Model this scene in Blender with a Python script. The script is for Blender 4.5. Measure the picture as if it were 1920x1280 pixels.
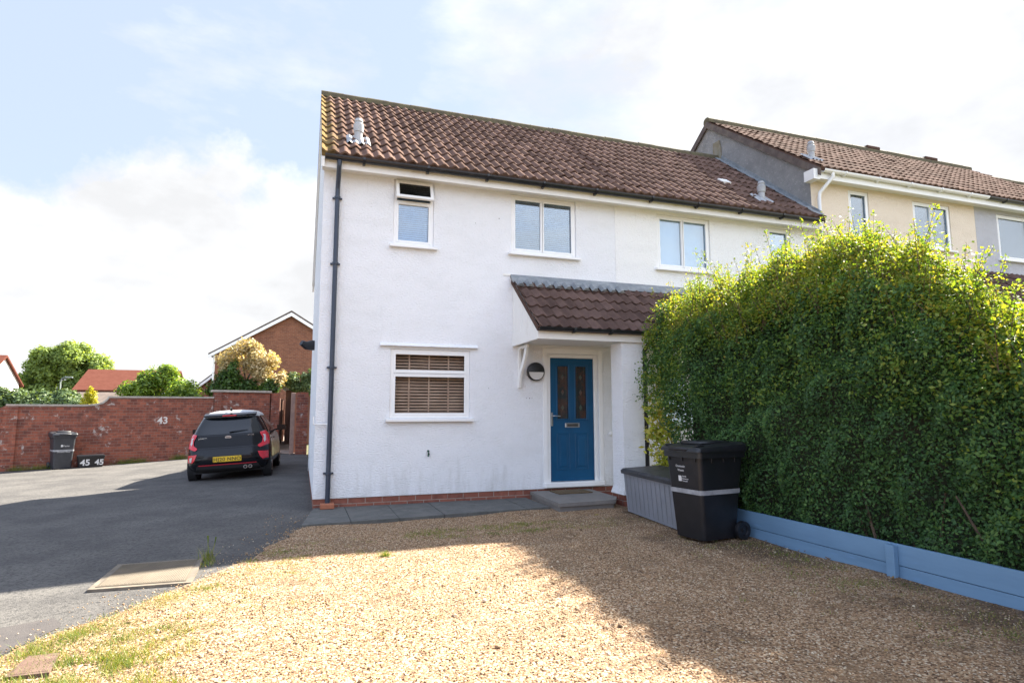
import bpy, math, random
import numpy as np
from mathutils import Vector, Matrix
R = math.radians
random.seed(7); rng = np.random.default_rng(7)
sc = bpy.context.scene
COL = sc.collection
for o in list(bpy.data.objects): bpy.data.objects.remove(o)

# ---------------------------------------------------------------- camera
YA, PI_, RO = 0.3343, 0.1158, -0.0012
CAM = Vector((-.19, -9.10, 1.385))
fw = Vector((math.sin(YA)*math.cos(PI_), math.cos(YA)*math.cos(PI_), math.sin(PI_)))
r0 = Vector((math.cos(YA), -math.sin(YA), 0)); u0 = r0.cross(fw)
r2 = r0*math.cos(RO)+u0*math.sin(RO); u2 = -r0*math.sin(RO)+u0*math.cos(RO)
cd = bpy.data.cameras.new('camera'); cam = bpy.data.objects.new('camera', cd); COL.objects.link(cam)
cd.sensor_width = 36; cd.lens = 1129.4/1920*36; cd.clip_start = .05; cd.clip_end = 3000
M = Matrix((r2, u2, -fw)).transposed().to_4x4(); M.translation = CAM
cam.matrix_world = M
sc.camera = cam
# ---------------------------------------------------------------- light
SUNV = Vector((.99, .49, 1.0)).normalized()
el = math.asin(SUNV.z); az = math.atan2(SUNV.x, SUNV.y)
sd = bpy.data.lights.new('sun', 'SUN'); sd.energy = 3.9; sd.angle = R(.9); sd.color = (1, .92, .79)
so = bpy.data.objects.new('sun', sd); COL.objects.link(so); so.rotation_euler = SUNV.to_track_quat('Z', 'Y').to_euler()
so.location = (10, 10, 20)
world = bpy.data.worlds.new('World'); sc.world = world; world.use_nodes = True
sc.view_settings.view_transform = 'Standard'; sc.view_settings.look = 'None'
sc.view_settings.gamma = 1; sc.view_settings.use_curve_mapping = False
sc.view_settings.exposure = 2.68
def px_dir(x, y): return (fw + r2*(x-960)/1129.4 - u2*(y-640)/1129.4).normalized()
def build_world():
    nt = world.node_tree; N = nt.nodes; L = nt.links; N.clear()
    out = N.new('ShaderNodeOutputWorld'); bg = N.new('ShaderNodeBackground'); bg.inputs[1].default_value = .1
    sky = N.new('ShaderNodeTexSky'); sky.sky_type = 'NISHITA'; sky.sun_disc = False
    sky.sun_elevation = el; sky.sun_rotation = az; sky.air_density = 1; sky.dust_density = .6
    tc = N.new('ShaderNodeTexCoord')
    def math_(op, a, b=None, c=None, clamp=False):
        n = N.new('ShaderNodeMath'); n.operation = op; n.use_clamp = clamp
        for i, v in enumerate((a, b, c)):
            if v is None: continue
            if isinstance(v, (int, float)): n.inputs[i].default_value = v
            else: L.new(v, n.inputs[i])
        return n.outputs[0]
    D = tc.outputs['Generated']
    def noise(scale, detail, rough, stretch=(1, 1, 1), off=(0, 0, 0)):
        mp = N.new('ShaderNodeMapping'); mp.inputs['Scale'].default_value = stretch; mp.inputs['Location'].default_value = off
        L.new(D, mp.inputs[0]); n = N.new('ShaderNodeTexNoise'); n.inputs['Scale'].default_value = scale
        n.inputs['Detail'].default_value = detail; n.inputs['Roughness'].default_value = rough
        L.new(mp.outputs[0], n.inputs['Vector']); return n.outputs[0]
    # cumulus bank: a few round heads in world directions
    heads = [((60, 580), .20), ((175, 455), .105), ((290, 400), .10), ((430, 350), .085), ((330, 560), .26), ((560, 480), .17), ((110, 430), .05), ((520, 380), .06), ((30, 660), .18), ((250, 360), .06), ((620, 560), .2)]
    cur = None
    for (p, rad) in heads:
        d = px_dir(*p); vd = N.new('ShaderNodeVectorMath'); vd.operation = 'DISTANCE'
        L.new(D, vd.inputs[0]); vd.inputs[1].default_value = tuple(d)
        v = math_('SUBTRACT', rad*.84, vd.outputs['Value'])
        cur = v if cur is None else math_('SMOOTH_MAX', cur, v, .02)
    n1 = noise(9, 8, .62); n2 = noise(26, 6, .6)
    e = math_('ADD', cur, math_('MULTIPLY', math_('SUBTRACT', n1, .5), .16))
    e = math_('ADD', e, math_('MULTIPLY', math_('SUBTRACT', n2, .5), .035))
    cum = math_('MULTIPLY', e, 26, clamp=True)
    # thin high streaks, more of them to the right where the sky is white
    st = noise(3.2, 9, .6, (1, 1, 2.6), (3.1, .4, 1.2))
    sep = N.new('ShaderNodeSeparateXYZ'); L.new(D, sep.inputs[0])
    rt = math_('ADD', math_('MULTIPLY', sep.outputs[0], .85), math_('MULTIPLY', sep.outputs[2], -.12))
    thin = math_('MULTIPLY_ADD', math_('ADD', math_('SUBTRACT', st, .5), math_('MULTIPLY', rt, .60)), 3.4, .18, clamp=True)
    low = math_('MULTIPLY_ADD', sep.outputs[2], -3.4, .85, clamp=True)
    thin = math_('MAXIMUM', thin, low)
    m = math_('MAXIMUM', cum, math_('MULTIPLY', thin, .93))
    sh = noise(4.5, 6, .55, (1, 1, 1.8), (9, 2, 5))
    ramp = N.new('ShaderNodeMapRange'); L.new(sh, ramp.inputs[0])
    ramp.inputs[1].default_value = .36; ramp.inputs[2].default_value = .62; ramp.inputs[3].default_value = 1.42; ramp.inputs[4].default_value = 1.85
    cc = N.new('ShaderNodeCombineColor'); L.new(ramp.outputs[0], cc.inputs[0]); L.new(math_('MULTIPLY', ramp.outputs[0], 1.01), cc.inputs[1]); L.new(math_('MULTIPLY', ramp.outputs[0], 1.03), cc.inputs[2])
    # milky blue: sky texture thinned by haze
    hz = N.new('ShaderNodeMix'); hz.data_type = 'RGBA'; hz.inputs['Factor'].default_value = .93
    L.new(sky.outputs[0], hz.inputs['A']); hz.inputs['B'].default_value = (1.04, 1.20, 1.58, 1)
    mx = N.new('ShaderNodeMix'); mx.data_type = 'RGBA'; L.new(m, mx.inputs['Factor']); L.new(hz.outputs['Result'], mx.inputs['A']); L.new(cc.outputs[0], mx.inputs['B'])
    # added fill: sky behind the camera brightened to light the shaded facade
    back_fill = math_('MULTIPLY_ADD', math_('MULTIPLY_ADD', sep.outputs[1], -1.4, .15, clamp=True), 1.05, 1.0)
    sc2 = N.new('ShaderNodeVectorMath'); sc2.operation = 'SCALE'; L.new(mx.outputs['Result'], sc2.inputs[0]); L.new(back_fill, sc2.inputs['Scale'])
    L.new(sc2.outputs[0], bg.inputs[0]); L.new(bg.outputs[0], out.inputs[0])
build_world()

# ---------------------------------------------------------------- materials
def mat(name, col, rough=.7, col2=None, scale=8, detail=4, lo=.4, hi=.6, bump=0, bscale=60, bdist=.01, metal=0, spec=.5, coat=0, stretch=(1, 1, 1), island=0, third=None):
    m = bpy.data.materials.new(name); m.use_nodes = True; nt = m.node_tree; N = nt.nodes; L = nt.links
    b = N['Principled BSDF']; b.inputs['Base Color'].default_value = (*col, 1); b.inputs['Roughness'].default_value = rough
    b.inputs['Metallic'].default_value = metal; b.inputs['Specular IOR Level'].default_value = spec; b.inputs['Coat Weight'].default_value = coat
    tc = N.new('ShaderNodeTexCoord'); mp = N.new('ShaderNodeMapping'); mp.inputs['Scale'].default_value = stretch
    L.new(tc.outputs['Object'], mp.inputs[0]); src = None
    if col2:
        n = N.new('ShaderNodeTexNoise'); n.inputs['Scale'].default_value = scale; n.inputs['Detail'].default_value = detail; n.inputs['Roughness'].default_value = .65
        L.new(mp.outputs[0], n.inputs['Vector'])
        rr = N.new('ShaderNodeMapRange'); rr.inputs[1].default_value = lo; rr.inputs[2].default_value = hi; L.new(n.outputs[0], rr.inputs[0])
        mx = N.new('ShaderNodeMix'); mx.data_type = 'RGBA'; mx.inputs['A'].default_value = (*col, 1); mx.inputs['B'].default_value = (*col2, 1)
        L.new(rr.outputs[0], mx.inputs['Factor']); src = mx.outputs['Result']
        if third:
            n = N.new('ShaderNodeTexNoise'); n.inputs['Scale'].default_value = third[1]; n.inputs['Detail'].default_value = 6; n.inputs['Roughness'].default_value = .7
            L.new(mp.outputs[0], n.inputs['Vector'])
            rr = N.new('ShaderNodeMapRange'); rr.inputs[1].default_value = third[2]; rr.inputs[2].default_value = third[3]; L.new(n.outputs[0], rr.inputs[0])
            mx = N.new('ShaderNodeMix'); mx.data_type = 'RGBA'; L.new(src, mx.inputs['A']); mx.inputs['B'].default_value = (*third[0], 1)
            L.new(rr.outputs[0], mx.inputs['Factor']); src = mx.outputs['Result']
    if island:
        g = N.new('ShaderNodeNewGeometry'); hs = N.new('ShaderNodeHueSaturation')
        rr = N.new('ShaderNodeMapRange'); rr.inputs[3].default_value = 1-island; rr.inputs[4].default_value = 1+island; L.new(g.outputs['Random Per Island'], rr.inputs[0])
        L.new(rr.outputs[0], hs.inputs['Value'])
        if src: L.new(src, hs.inputs['Color'])
        else: hs.inputs['Color'].default_value = (*col, 1)
        src = hs.outputs[0]
    if src: L.new(src, b.inputs['Base Color'])
    if bump:
        n = N.new('ShaderNodeTexNoise'); n.inputs['Scale'].default_value = bscale; n.inputs['Detail'].default_value = 5; n.inputs['Roughness'].default_value = .6
        L.new(mp.outputs[0], n.inputs['Vector']); bp = N.new('ShaderNodeBump'); bp.inputs['Strength'].default_value = bump; bp.inputs['Distance'].default_value = bdist
        L.new(n.outputs[0], bp.inputs['Height']); L.new(bp.outputs[0], b.inputs['Normal'])
    return m
def leafmat(name, cols, rough=.5, trans=.35):
    m = bpy.data.materials.new(name); m.use_nodes = True; nt = m.node_tree; N = nt.nodes; L = nt.links
    b = N['Principled BSDF']; b.inputs['Roughness'].default_value = rough; b.inputs['Specular IOR Level'].default_value = .4
    g = N.new('ShaderNodeNewGeometry'); cr = N.new('ShaderNodeValToRGB'); cr.color_ramp.interpolation = 'LINEAR'
    els = cr.color_ramp.elements
    while len(els) < len(cols): els.new(.5)
    for i, c in enumerate(cols): els[i].position = i/(len(cols)-1); els[i].color = (*c, 1)
    tc = N.new('ShaderNodeTexCoord'); n = N.new('ShaderNodeTexNoise'); n.inputs['Scale'].default_value = 1.7; n.inputs['Detail'].default_value = 3
    L.new(tc.outputs['Object'], n.inputs['Vector'])
    md = N.new('ShaderNodeMath'); md.operation = 'MULTIPLY_ADD'; L.new(n.outputs[0], md.inputs[0]); md.inputs[1].default_value = 1.1; md.inputs[2].default_value = -.55
    ad = N.new('ShaderNodeMath'); ad.operation = 'ADD'; ad.use_clamp = True; L.new(g.outputs['Random Per Island'], ad.inputs[0]); L.new(md.outputs[0], ad.inputs[1])
    L.new(ad.outputs[0], cr.inputs[0]); L.new(cr.outputs[0], b.inputs['Base Color'])
    t = N.new('ShaderNodeBsdfTranslucent'); mc = N.new('ShaderNodeMix'); mc.data_type = 'RGBA'; mc.blend_type = 'MULTIPLY'; mc.inputs['Factor'].default_value = 1
    L.new(cr.outputs[0], mc.inputs['A']); mc.inputs['B'].default_value = (1.5, 1.35, .5, 1); L.new(mc.outputs['Result'], t.inputs[0])
    ms = N.new('ShaderNodeMixShader'); ms.inputs[0].default_value = trans; L.new(b.outputs[0], ms.inputs[1]); L.new(t.outputs[0], ms.inputs[2])
    L.new(ms.outputs[0], N['Material Output'].inputs[0]); return m
def glassmat(name, tint=(.8, .85, .88), refl=.22, rough=.02):
    m = bpy.data.materials.new(name); m.use_nodes = True; nt = m.node_tree; N = nt.nodes; L = nt.links; N.remove(N['Principled BSDF'])
    t = N.new('ShaderNodeBsdfTransparent'); t.inputs[0].default_value = (*tint, 1)
    gl = N.new('ShaderNodeBsdfGlossy'); gl.inputs[0].default_value = (.9, .95, 1, 1); gl.inputs['Roughness'].default_value = rough
    lw = N.new('ShaderNodeLayerWeight'); lw.inputs[0].default_value = .25
    ad = N.new('ShaderNodeMath'); ad.use_clamp = True; ad.operation = 'MULTIPLY_ADD'; L.new(lw.outputs['Fresnel'], ad.inputs[0]); ad.inputs[1].default_value = .8; ad.inputs[2].default_value = refl
    ms = N.new('ShaderNodeMixShader'); L.new(ad.outputs[0], ms.inputs[0]); L.new(t.outputs[0], ms.inputs[1]); L.new(gl.outputs[0], ms.inputs[2])
    L.new(ms.outputs[0], N['Material Output'].inputs[0]); return m
def brickmat(name, c1, c2, mortar, bw=.225, bh=.075, white=.0, axis='xz', ang=0, dark=None):
    m = bpy.data.materials.new(name); m.use_nodes = True; nt = m.node_tree; N = nt.nodes; L = nt.links
    b = N['Principled BSDF']; b.inputs['Roughness'].default_value = .9; b.inputs['Specular IOR Level'].default_value = .2
    tc = N.new('ShaderNodeTexCoord'); sp = N.new('ShaderNodeSeparateXYZ'); L.new(tc.outputs['Object'], sp.inputs[0])
    cb = N.new('ShaderNodeCombineXYZ'); ad = N.new('ShaderNodeMath'); ad.operation = 'ADD'
    L.new(sp.outputs[0], ad.inputs[0]); L.new(sp.outputs[1], ad.inputs[1]); L.new(ad.outputs[0], cb.inputs[0]); L.new(sp.outputs[2], cb.inputs[1])
    br = N.new('ShaderNodeTexBrick'); br.inputs['Scale'].default_value = 1; br.inputs['Brick Width'].default_value = bw; br.inputs['Row Height'].default_value = bh
    br.inputs['Mortar Size'].default_value = .006; br.inputs['Color1'].default_value = (*c1, 1); br.inputs['Color2'].default_value = (*c2, 1); br.inputs['Mortar'].default_value = (*mortar, 1)
    br.inputs['Bias'].default_value = 0; L.new(cb.outputs[0], br.inputs['Vector']); src = br.outputs[0]
    def layer(src, c, sc_, lo, hi, op=1):
        n = N.new('ShaderNodeTexNoise'); n.inputs['Scale'].default_value = sc_; n.inputs['Detail'].default_value = 7; n.inputs['Roughness'].default_value = .7
        L.new(tc.outputs['Object'], n.inputs['Vector']); rr = N.new('ShaderNodeMapRange'); rr.inputs[1].default_value = lo; rr.inputs[2].default_value = hi; rr.inputs[4].default_value = op
        L.new(n.outputs[0], rr.inputs[0]); mx = N.new('ShaderNodeMix'); mx.data_type = 'RGBA'; L.new(rr.outputs[0], mx.inputs['Factor']); L.new(src, mx.inputs['A']); mx.inputs['B'].default_value = (*c, 1)
        return mx.outputs['Result']
    src = layer(src, (c1[0]*.45, c1[1]*.5, c1[2]*.55), 11, .5, .75, .8)
    src = layer(src, (c1[0]*1.4, c1[1]*1.5, c1[2]*1.5), 5, .5, .8, .7)
    if dark: src = layer(src, dark, 2.2, .55, .72, .7)
    if white: src = layer(src, (.5, .46, .42), 3.6, .72-white, .80-white, .85)
    L.new(src, b.inputs['Base Color'])
    bp = N.new('ShaderNodeBump'); bp.inputs['Strength'].default_value = .7; bp.inputs['Distance'].default_value = .006; bp.invert = True
    L.new(br.outputs['Fac'], bp.inputs['Height']); L.new(bp.outputs[0], b.inputs['Normal'])
    return m

def rendermat(name, col, col2):
    m = mat(name, col, .92, col2, 1.3, 8, .46, .72, 1.0, 24, .022, spec=.2, stretch=(1, 1, 2.6), third=(tuple(c*.80 for c in col), 14, .60, .82))
    nt = m.node_tree; N = nt.nodes; L = nt.links; b = N['Principled BSDF']; src = b.inputs['Base Color'].links[0].from_socket
    tc = N.new('ShaderNodeTexCoord'); sp = N.new('ShaderNodeSeparateXYZ'); L.new(tc.outputs['Object'], sp.inputs[0])
    mp = N.new('ShaderNodeMapping'); mp.inputs['Scale'].default_value = (5, 5, .8); L.new(tc.outputs['Object'], mp.inputs[0])
    n = N.new('ShaderNodeTexNoise'); n.inputs['Scale'].default_value = 1.6; n.inputs['Detail'].default_value = 8; n.inputs['Roughness'].default_value = .7; L.new(mp.outputs[0], n.inputs['Vector'])
    z1 = N.new('ShaderNodeMapRange'); L.new(sp.outputs[2], z1.inputs[0]); z1.inputs[1].default_value = .15; z1.inputs[2].default_value = .75; z1.inputs[3].default_value = .22; z1.inputs[4].default_value = 0
    ad = N.new('ShaderNodeMath'); ad.operation = 'ADD'; L.new(z1.outputs[0], ad.inputs[0]); L.new(n.outputs[0], ad.inputs[1])
    rr = N.new('ShaderNodeMapRange'); L.new(ad.outputs[0], rr.inputs[0]); rr.inputs[1].default_value = .60; rr.inputs[2].default_value = .92; rr.inputs[4].default_value = .38
    mx = N.new('ShaderNodeMix'); mx.data_type = 'RGBA'; L.new(rr.outputs[0], mx.inputs['Factor']); L.new(src, mx.inputs['A']); mx.inputs['B'].default_value = (.42, .41, .36, 1)
    L.new(mx.outputs['Result'], b.inputs['Base Color'])
    return m
m_white = rendermat('white_render', (.84, .85, .87), (.78, .79, .80))
m_white2 = rendermat('bright_white_render', (.89, .89, .88), (.84, .84, .83))
m_cream = rendermat('cream_render', (.80, .69, .56), (.75, .64, .51))
m_grey = rendermat('grey_render', (.50, .50, .53), (.44, .44, .47))
m_party = mat('weathered_grey_render', (.30, .295, .29), .95, (.20, .20, .20), 2.2, 9, .35, .7, .9, 45, .02, third=(.0, 1, 2, 3) if 0 else ((.38, .37, .36), 14, .55, .7))
m_upvc = mat('white_upvc', (.83, .83, .82), .35, (.78, .78, .76), 3, 3, .45, .8, spec=.5)
m_fascia = mat('painted_fascia_board', (.80, .79, .76), .5, (.70, .67, .62), 2.5, 6, .55, .8, .15, 30)
m_black = mat('black_plastic', (.012, .013, .016), .35, (.03, .03, .034), 6, 4, .5, .75)
m_navy = mat('dark_blue_drainpipe', (.025, .036, .06), .4, (.05, .065, .09), 5, 5, .5, .75)
m_lead = mat('lead_flashing', (.17, .19, .21), .6, (.30, .32, .33), 6, 6, .4, .7, .5, 25, .01)
m_gpane = glassmat('window_glass', (.82, .90, .95), .16)
m_gdark = glassmat('ground_floor_glass', (.92, .92, .92), -.10)
m_blind = mat('pale_blue_blind', (.22, .32, .40), .7, (.18, .27, .35), 3, 2)
m_vblind = mat('pale_vertical_blind', (.80, .84, .85), .7, (.72, .77, .80), 3, 2)
m_wood = mat('dark_wood_blind', (.64, .47, .35), .5, (.54, .39, .29), 5, 3)
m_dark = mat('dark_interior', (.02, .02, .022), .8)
m_blue = mat('blue_painted_door', (.004, .072, .165), .38, (.003, .060, .14), 3, 4, spec=.35)
m_chrome = mat('brushed_metal', (.5, .5, .5), .3, metal=1)
m_plinth = brickmat('plinth_brick', (.26, .095, .065), (.20, .075, .055), (.30, .25, .21), .243, .081)
m_gbrick = brickmat('weathered_garden_wall_brick', (.32, .105, .065), (.15, .055, .043), (.22, .155, .125), .225, .085, white=.13, dark=(.10, .055, .045))
m_hbrick = brickmat('brown_house_brick', (.25, .105, .062), (.17, .07, .045), (.22, .16, .12), .225, .09)
m_cope = mat('concrete_coping', (.42, .38, .33), .9, (.28, .26, .22), 5, 6, .4, .7, .4, 40)
m_slab = mat('grey_paving', (.088, .09, .086), .85, (.13, .128, .12), 4, 8, .4, .7, .4, 70, .006, third=((.06, .065, .06), 9, .5, .7))
m_step = mat('stone_step', (.17, .16, .15), .85, (.23, .21, .19), 4, 7, .4, .7, .3, 60, .006)
m_terr = mat('terracotta', (.36, .13, .07), .85, (.28, .10, .05), 8, 5)
def tilemat(name, c1, c2, lichen=0):
    m = mat(name, c1, 1.0, c2, 3.5, 8, .35, .7, .35, 90, .006, spec=.03, third=(tuple(c*.65 for c in c1), 6.5, .60, .85))
    nt = m.node_tree; N = nt.nodes; L = nt.links; b = N['Principled BSDF']; src = b.inputs['Base Color'].links[0].from_socket
    a = N.new('ShaderNodeAttribute'); a.attribute_name = 'tile'; hs = N.new('ShaderNodeHueSaturation')
    rr = N.new('ShaderNodeMapRange'); rr.inputs[3].default_value = .72; rr.inputs[4].default_value = 1.28; L.new(a.outputs['Fac'], rr.inputs[0]); L.new(rr.outputs[0], hs.inputs['Value'])
    L.new(src, hs.inputs['Color']); src = hs.outputs[0]
    if lichen:
        tc = N.new('ShaderNodeTexCoord'); sp = N.new('ShaderNodeSeparateXYZ'); L.new(tc.outputs['Object'], sp.inputs[0])
        n = N.new('ShaderNodeTexNoise'); n.inputs['Scale'].default_value = 7; n.inputs['Detail'].default_value = 6; L.new(tc.outputs['Object'], n.inputs['Vector'])
        ad = N.new('ShaderNodeMath'); ad.operation = 'MULTIPLY_ADD'; L.new(sp.outputs[0], ad.inputs[0]); ad.inputs[1].default_value = -1.1; ad2 = N.new('ShaderNodeMath'); ad2.operation = 'ADD'; ad2.inputs[1].default_value = -2.66; L.new(n.outputs[0], ad2.inputs[0]); L.new(ad2.outputs[0], ad.inputs[2])
        rr = N.new('ShaderNodeMapRange'); rr.inputs[1].default_value = .30; rr.inputs[2].default_value = .52; rr.inputs[4].default_value = .5; L.new(ad.outputs[0], rr.inputs[0])
        mx = N.new('ShaderNodeMix'); mx.data_type = 'RGBA'; L.new(rr.outputs[0], mx.inputs['Factor']); L.new(src, mx.inputs['A']); mx.inputs['B'].default_value = (.26, .19, .05, 1); src = mx.outputs['Result']
    L.new(src, b.inputs['Base Color']); return m
m_tile = tilemat('brown_pantile', (.118, .074, .059), (.165, .108, .086), 1)
m_tile1 = tilemat('brown_pantile_plain', (.115, .072, .057), (.16, .104, .083))
m_ridge = mat('mossy_ridge_tile', (.085, .07, .045), .9, (.13, .115, .06), 7, 6, .4, .65)
m_tile2 = tilemat('brown_roof_tile', (.105, .064, .050), (.145, .093, .074))
m_tile3 = tilemat('dark_porch_tile', (.090, .058, .049), (.135, .088, .074))
m_red = tilemat('red_roof_tile', (.15, .055, .04), (.19, .075, .055))

# ---------------------------------------------------------------- mesh helpers
class MB:
    def __init__(s): s.v = []; s.f = []
    def add(s, vs, fs):
        n = len(s.v); s.v += [tuple(v) for v in vs]; s.f += [tuple(n+i for i in f) for f in fs]; return s
    def box(s, x0, x1, y0, y1, z0, z1):
        return s.add([(x0, y0, z0), (x1, y0, z0), (x1, y1, z0), (x0, y1, z0), (x0, y0, z1), (x1, y0, z1), (x1, y1, z1), (x0, y1, z1)],
                     [(0, 3, 2, 1), (4, 5, 6, 7), (0, 1, 5, 4), (1, 2, 6, 5), (2, 3, 7, 6), (3, 0, 4, 7)])
    def bbox(s, x0, x1, y0, y1, z0, z1, r=.01):   # box with chamfered edges
        vs = []
        for (x, sx) in ((x0, 1), (x1, -1)):
            for (y, sy) in ((y0, 1), (y1, -1)):
                for (z, sz) in ((z0, 1), (z1, -1)):
                    vs += [(x, y+sy*r, z+sz*r), (x+sx*r, y, z+sz*r), (x+sx*r, y+sy*r, z)]
        bm = bmesh_hull(vs); return s.add(*bm)
    def prism(s, pts, axis, a, b):      # extrude a polygon
        n = len(pts)
        def P(p, t): return {'x': (t, p[0], p[1]), 'y': (p[0], t, p[1]), 'z': (p[0], p[1], t)}[axis]
        vs = [P(p, a) for p in pts]+[P(p, b) for p in pts]
        return s.add(vs, [tuple(range(n))[::-1], tuple(range(n, 2*n))]+[(i, (i+1) % n, n+(i+1) % n, n+i) for i in range(n)])
    def tube(s, path, r, n=10, caps=True):
        path = [Vector(p) for p in path]; rs = r if isinstance(r, (list, tuple)) else [r]*len(path); rings = []
        for i, p in enumerate(path):
            d = (path[min(i+1, len(path)-1)]-path[max(i-1, 0)]).normalized()
            a = d.cross(Vector((0, 0, 1))); a = a.normalized() if a.length > 1e-3 else Vector((1, 0, 0)); b = d.cross(a)
            rings.append([p+(a*math.cos(t*2*math.pi/n)+b*math.sin(t*2*math.pi/n))*rs[i] for t in range(n)])
        vs = [v for q in rings for v in q]; fs = []
        for i in range(len(path)-1):
            for t in range(n): fs.append((i*n+t, i*n+(t+1) % n, (i+1)*n+(t+1) % n, (i+1)*n+t))
        if caps: fs += [tuple(range(n)), tuple(range((len(path)-1)*n, len(path)*n))[::-1]]
        return s.add(vs, fs)
    def lathe(s, c, prof, axis='z', n=24):   # prof: (radius, offset along axis)
        vs = []; fs = []
        for (r, h) in prof:
            for t in range(n):
                a, b = r*math.cos(t*2*math.pi/n), r*math.sin(t*2*math.pi/n)
                vs.append({'z': (c[0]+a, c[1]+b, c[2]+h), 'x': (c[0]+h, c[1]+a, c[2]+b), 'y': (c[0]+a, c[1]+h, c[2]+b)}[axis])
        m_ = len(prof)
        for i in range(m_-1):
            for t in range(n): fs.append((i*n+t, i*n+(t+1) % n, (i+1)*n+(t+1) % n, (i+1)*n+t))
        fs += [tuple(range(n))[::-1], tuple(range((m_-1)*n, m_*n))]
        return s.add(vs, fs)
    def xf(s, M_): s.v = [tuple(M_ @ Vector(v)) for v in s.v]; return s
    def build(s, name, m, parent=None, smooth=False, off=(0, 0, 0)):
        me = bpy.data.meshes.new(name); me.from_pydata([(v[0]-off[0], v[1]-off[1], v[2]-off[2]) for v in s.v], [], s.f); me.update()
        return link(name, me, m, parent, smooth)
def bmesh_hull(vs):
    import bmesh
    bm = bmesh.new(); [bm.verts.new(v) for v in vs]; bmesh.ops.convex_hull(bm, input=bm.verts)
    bmesh.ops.dissolve_limit(bm, angle_limit=.01, verts=bm.verts, edges=bm.edges)
    bm.verts.index_update(); r = ([tuple(v.co) for v in bm.verts], [tuple(v.index for v in f.verts) for f in bm.faces]); bm.free(); return r
def fixn(me):
    import bmesh
    bm = bmesh.new(); bm.from_mesh(me); bmesh.ops.recalc_face_normals(bm, faces=bm.faces); bm.to_mesh(me); bm.free()
def link(name, me, m, parent=None, smooth=False, fix=True):
    if fix: fixn(me)
    if m: me.materials.append(m)
    if smooth:
        me.polygons.foreach_set('use_smooth', [True]*len(me.polygons))
        me.set_sharp_from_angle(angle=R(38))
    o = bpy.data.objects.new(name, me); COL.objects.link(o)
    if parent: o.parent = parent
    return o
def fast(name, V, F, m, parent=None, smooth=False):   # numpy verts, quads or tris
    me = bpy.data.meshes.new(name); n = len(V); k = F.shape[1]
    me.vertices.add(n); me.vertices.foreach_set('co', V.astype(np.float32).ravel())
    me.loops.add(F.size); me.loops.foreach_set('vertex_index', F.astype(np.int32).ravel())
    me.polygons.add(len(F)); me.polygons.foreach_set('loop_start', np.arange(0, F.size, k, dtype=np.int32))
    if smooth: me.polygons.foreach_set('use_smooth', np.ones(len(F), bool))
    me.update(calc_edges=True); me.validate()
    return link(name, me, m, parent, False, fix=False)
def tag(o, label, cat, group=None):
    o['label'] = label; o['category'] = cat
    if group: o['group'] = group
    return o
def thing(name, label, cat, loc=(0, 0, 0), rz=0, group=None):
    o = bpy.data.objects.new(name, None); COL.objects.link(o); o.location = loc; o.rotation_euler = (0, 0, rz); o.empty_display_size = .2
    return tag(o, label, cat, group)
def struct(o): o['kind'] = 'structure'; return o
def text_mb(s, size, depth=.002, bold=0, sp=1):
    cu = bpy.data.curves.new('t', 'FONT'); cu.body = s; cu.size = size; cu.extrude = depth/2; cu.resolution_u = 3; cu.offset = bold; cu.space_character = sp; cu.align_x = 'CENTER'; cu.align_y = 'CENTER'
    o = bpy.data.objects.new('t', cu); COL.objects.link(o); bpy.context.view_layer.update()
    me = bpy.data.meshes.new_from_object(o.evaluated_get(bpy.context.evaluated_depsgraph_get()))
    mb = MB().add([tuple(v.co) for v in me.vertices], [tuple(p.vertices) for p in me.polygons])
    bpy.data.objects.remove(o); bpy.data.curves.remove(cu); bpy.data.meshes.remove(me); return mb
def frame_xf(origin, xaxis, yaxis):
    x = Vector(xaxis).normalized(); z = x.cross(Vector(yaxis)).normalized(); y = z.cross(x)
    m_ = Matrix((x, y, z)).transposed().to_4x4(); m_.translation = Vector(origin); return m_

# ---------------------------------------------------------------- ground
def gz(x, y=0):
    t = max(-x-.6, 0); z = -.042*min(t, 5)-.02*min(max(t-5, 0), 12)
    if y > 22: z -= min((y-22)*.035, 1.6)
    return z
EDGE = [(-14, -6.0), (-9.6, -5.2), (-6.5, -4.3), (-4.6, -1.81), (-4.29, -1.62), (-4.05, -1.36), (-3.46, -1.02), (-2.88, -.68), (-1.9, -.30), (-1.3, -.12), (0, .03)]
def edge(y, wob=0):
    for (a, xa), (b, xb) in zip(EDGE, EDGE[1:]):
        if a <= y <= b: return xa+(xb-xa)*(y-a)/(b-a)+wob*(.03*math.sin(y*9)+.02*math.sin(y*23+1))
    return EDGE[0][1] if y < EDGE[0][0] else .03
def sheet(name, m, ys, xl, xr, nx, dz, zf=None):
    V = []; F = []
    for j, y in enumerate(ys):
        a, b = xl(y), xr(y)
        for i in range(nx+1):
            x = a+(b-a)*i/nx; V.append((x, y, gz(x, y)+dz+(zf(x, y) if zf else 0)))
    for j in range(len(ys)-1):
        for i in range(nx):
            k = j*(nx+1)+i; F.append((k, k+1, k+nx+2, k+nx+1))
    me = bpy.data.meshes.new(name); me.from_pydata(V, [], F); me.update()
    return link(name, me, m, None, True)
m_earth = mat('earth_and_grass', (.07, .09, .03), .95, (.11, .09, .05), .8, 8, .4, .6, .5, 12, .03)
m_asph = mat('asphalt', (.092, .088, .085), .9, (.14, .133, .124), 1.1, 12, .40, .62, .9, 90, .012, spec=.25, third=((.048, .047, .046), 30, .47, .66))
m_gravel = bpy.data.materials.new('golden_gravel')
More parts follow.
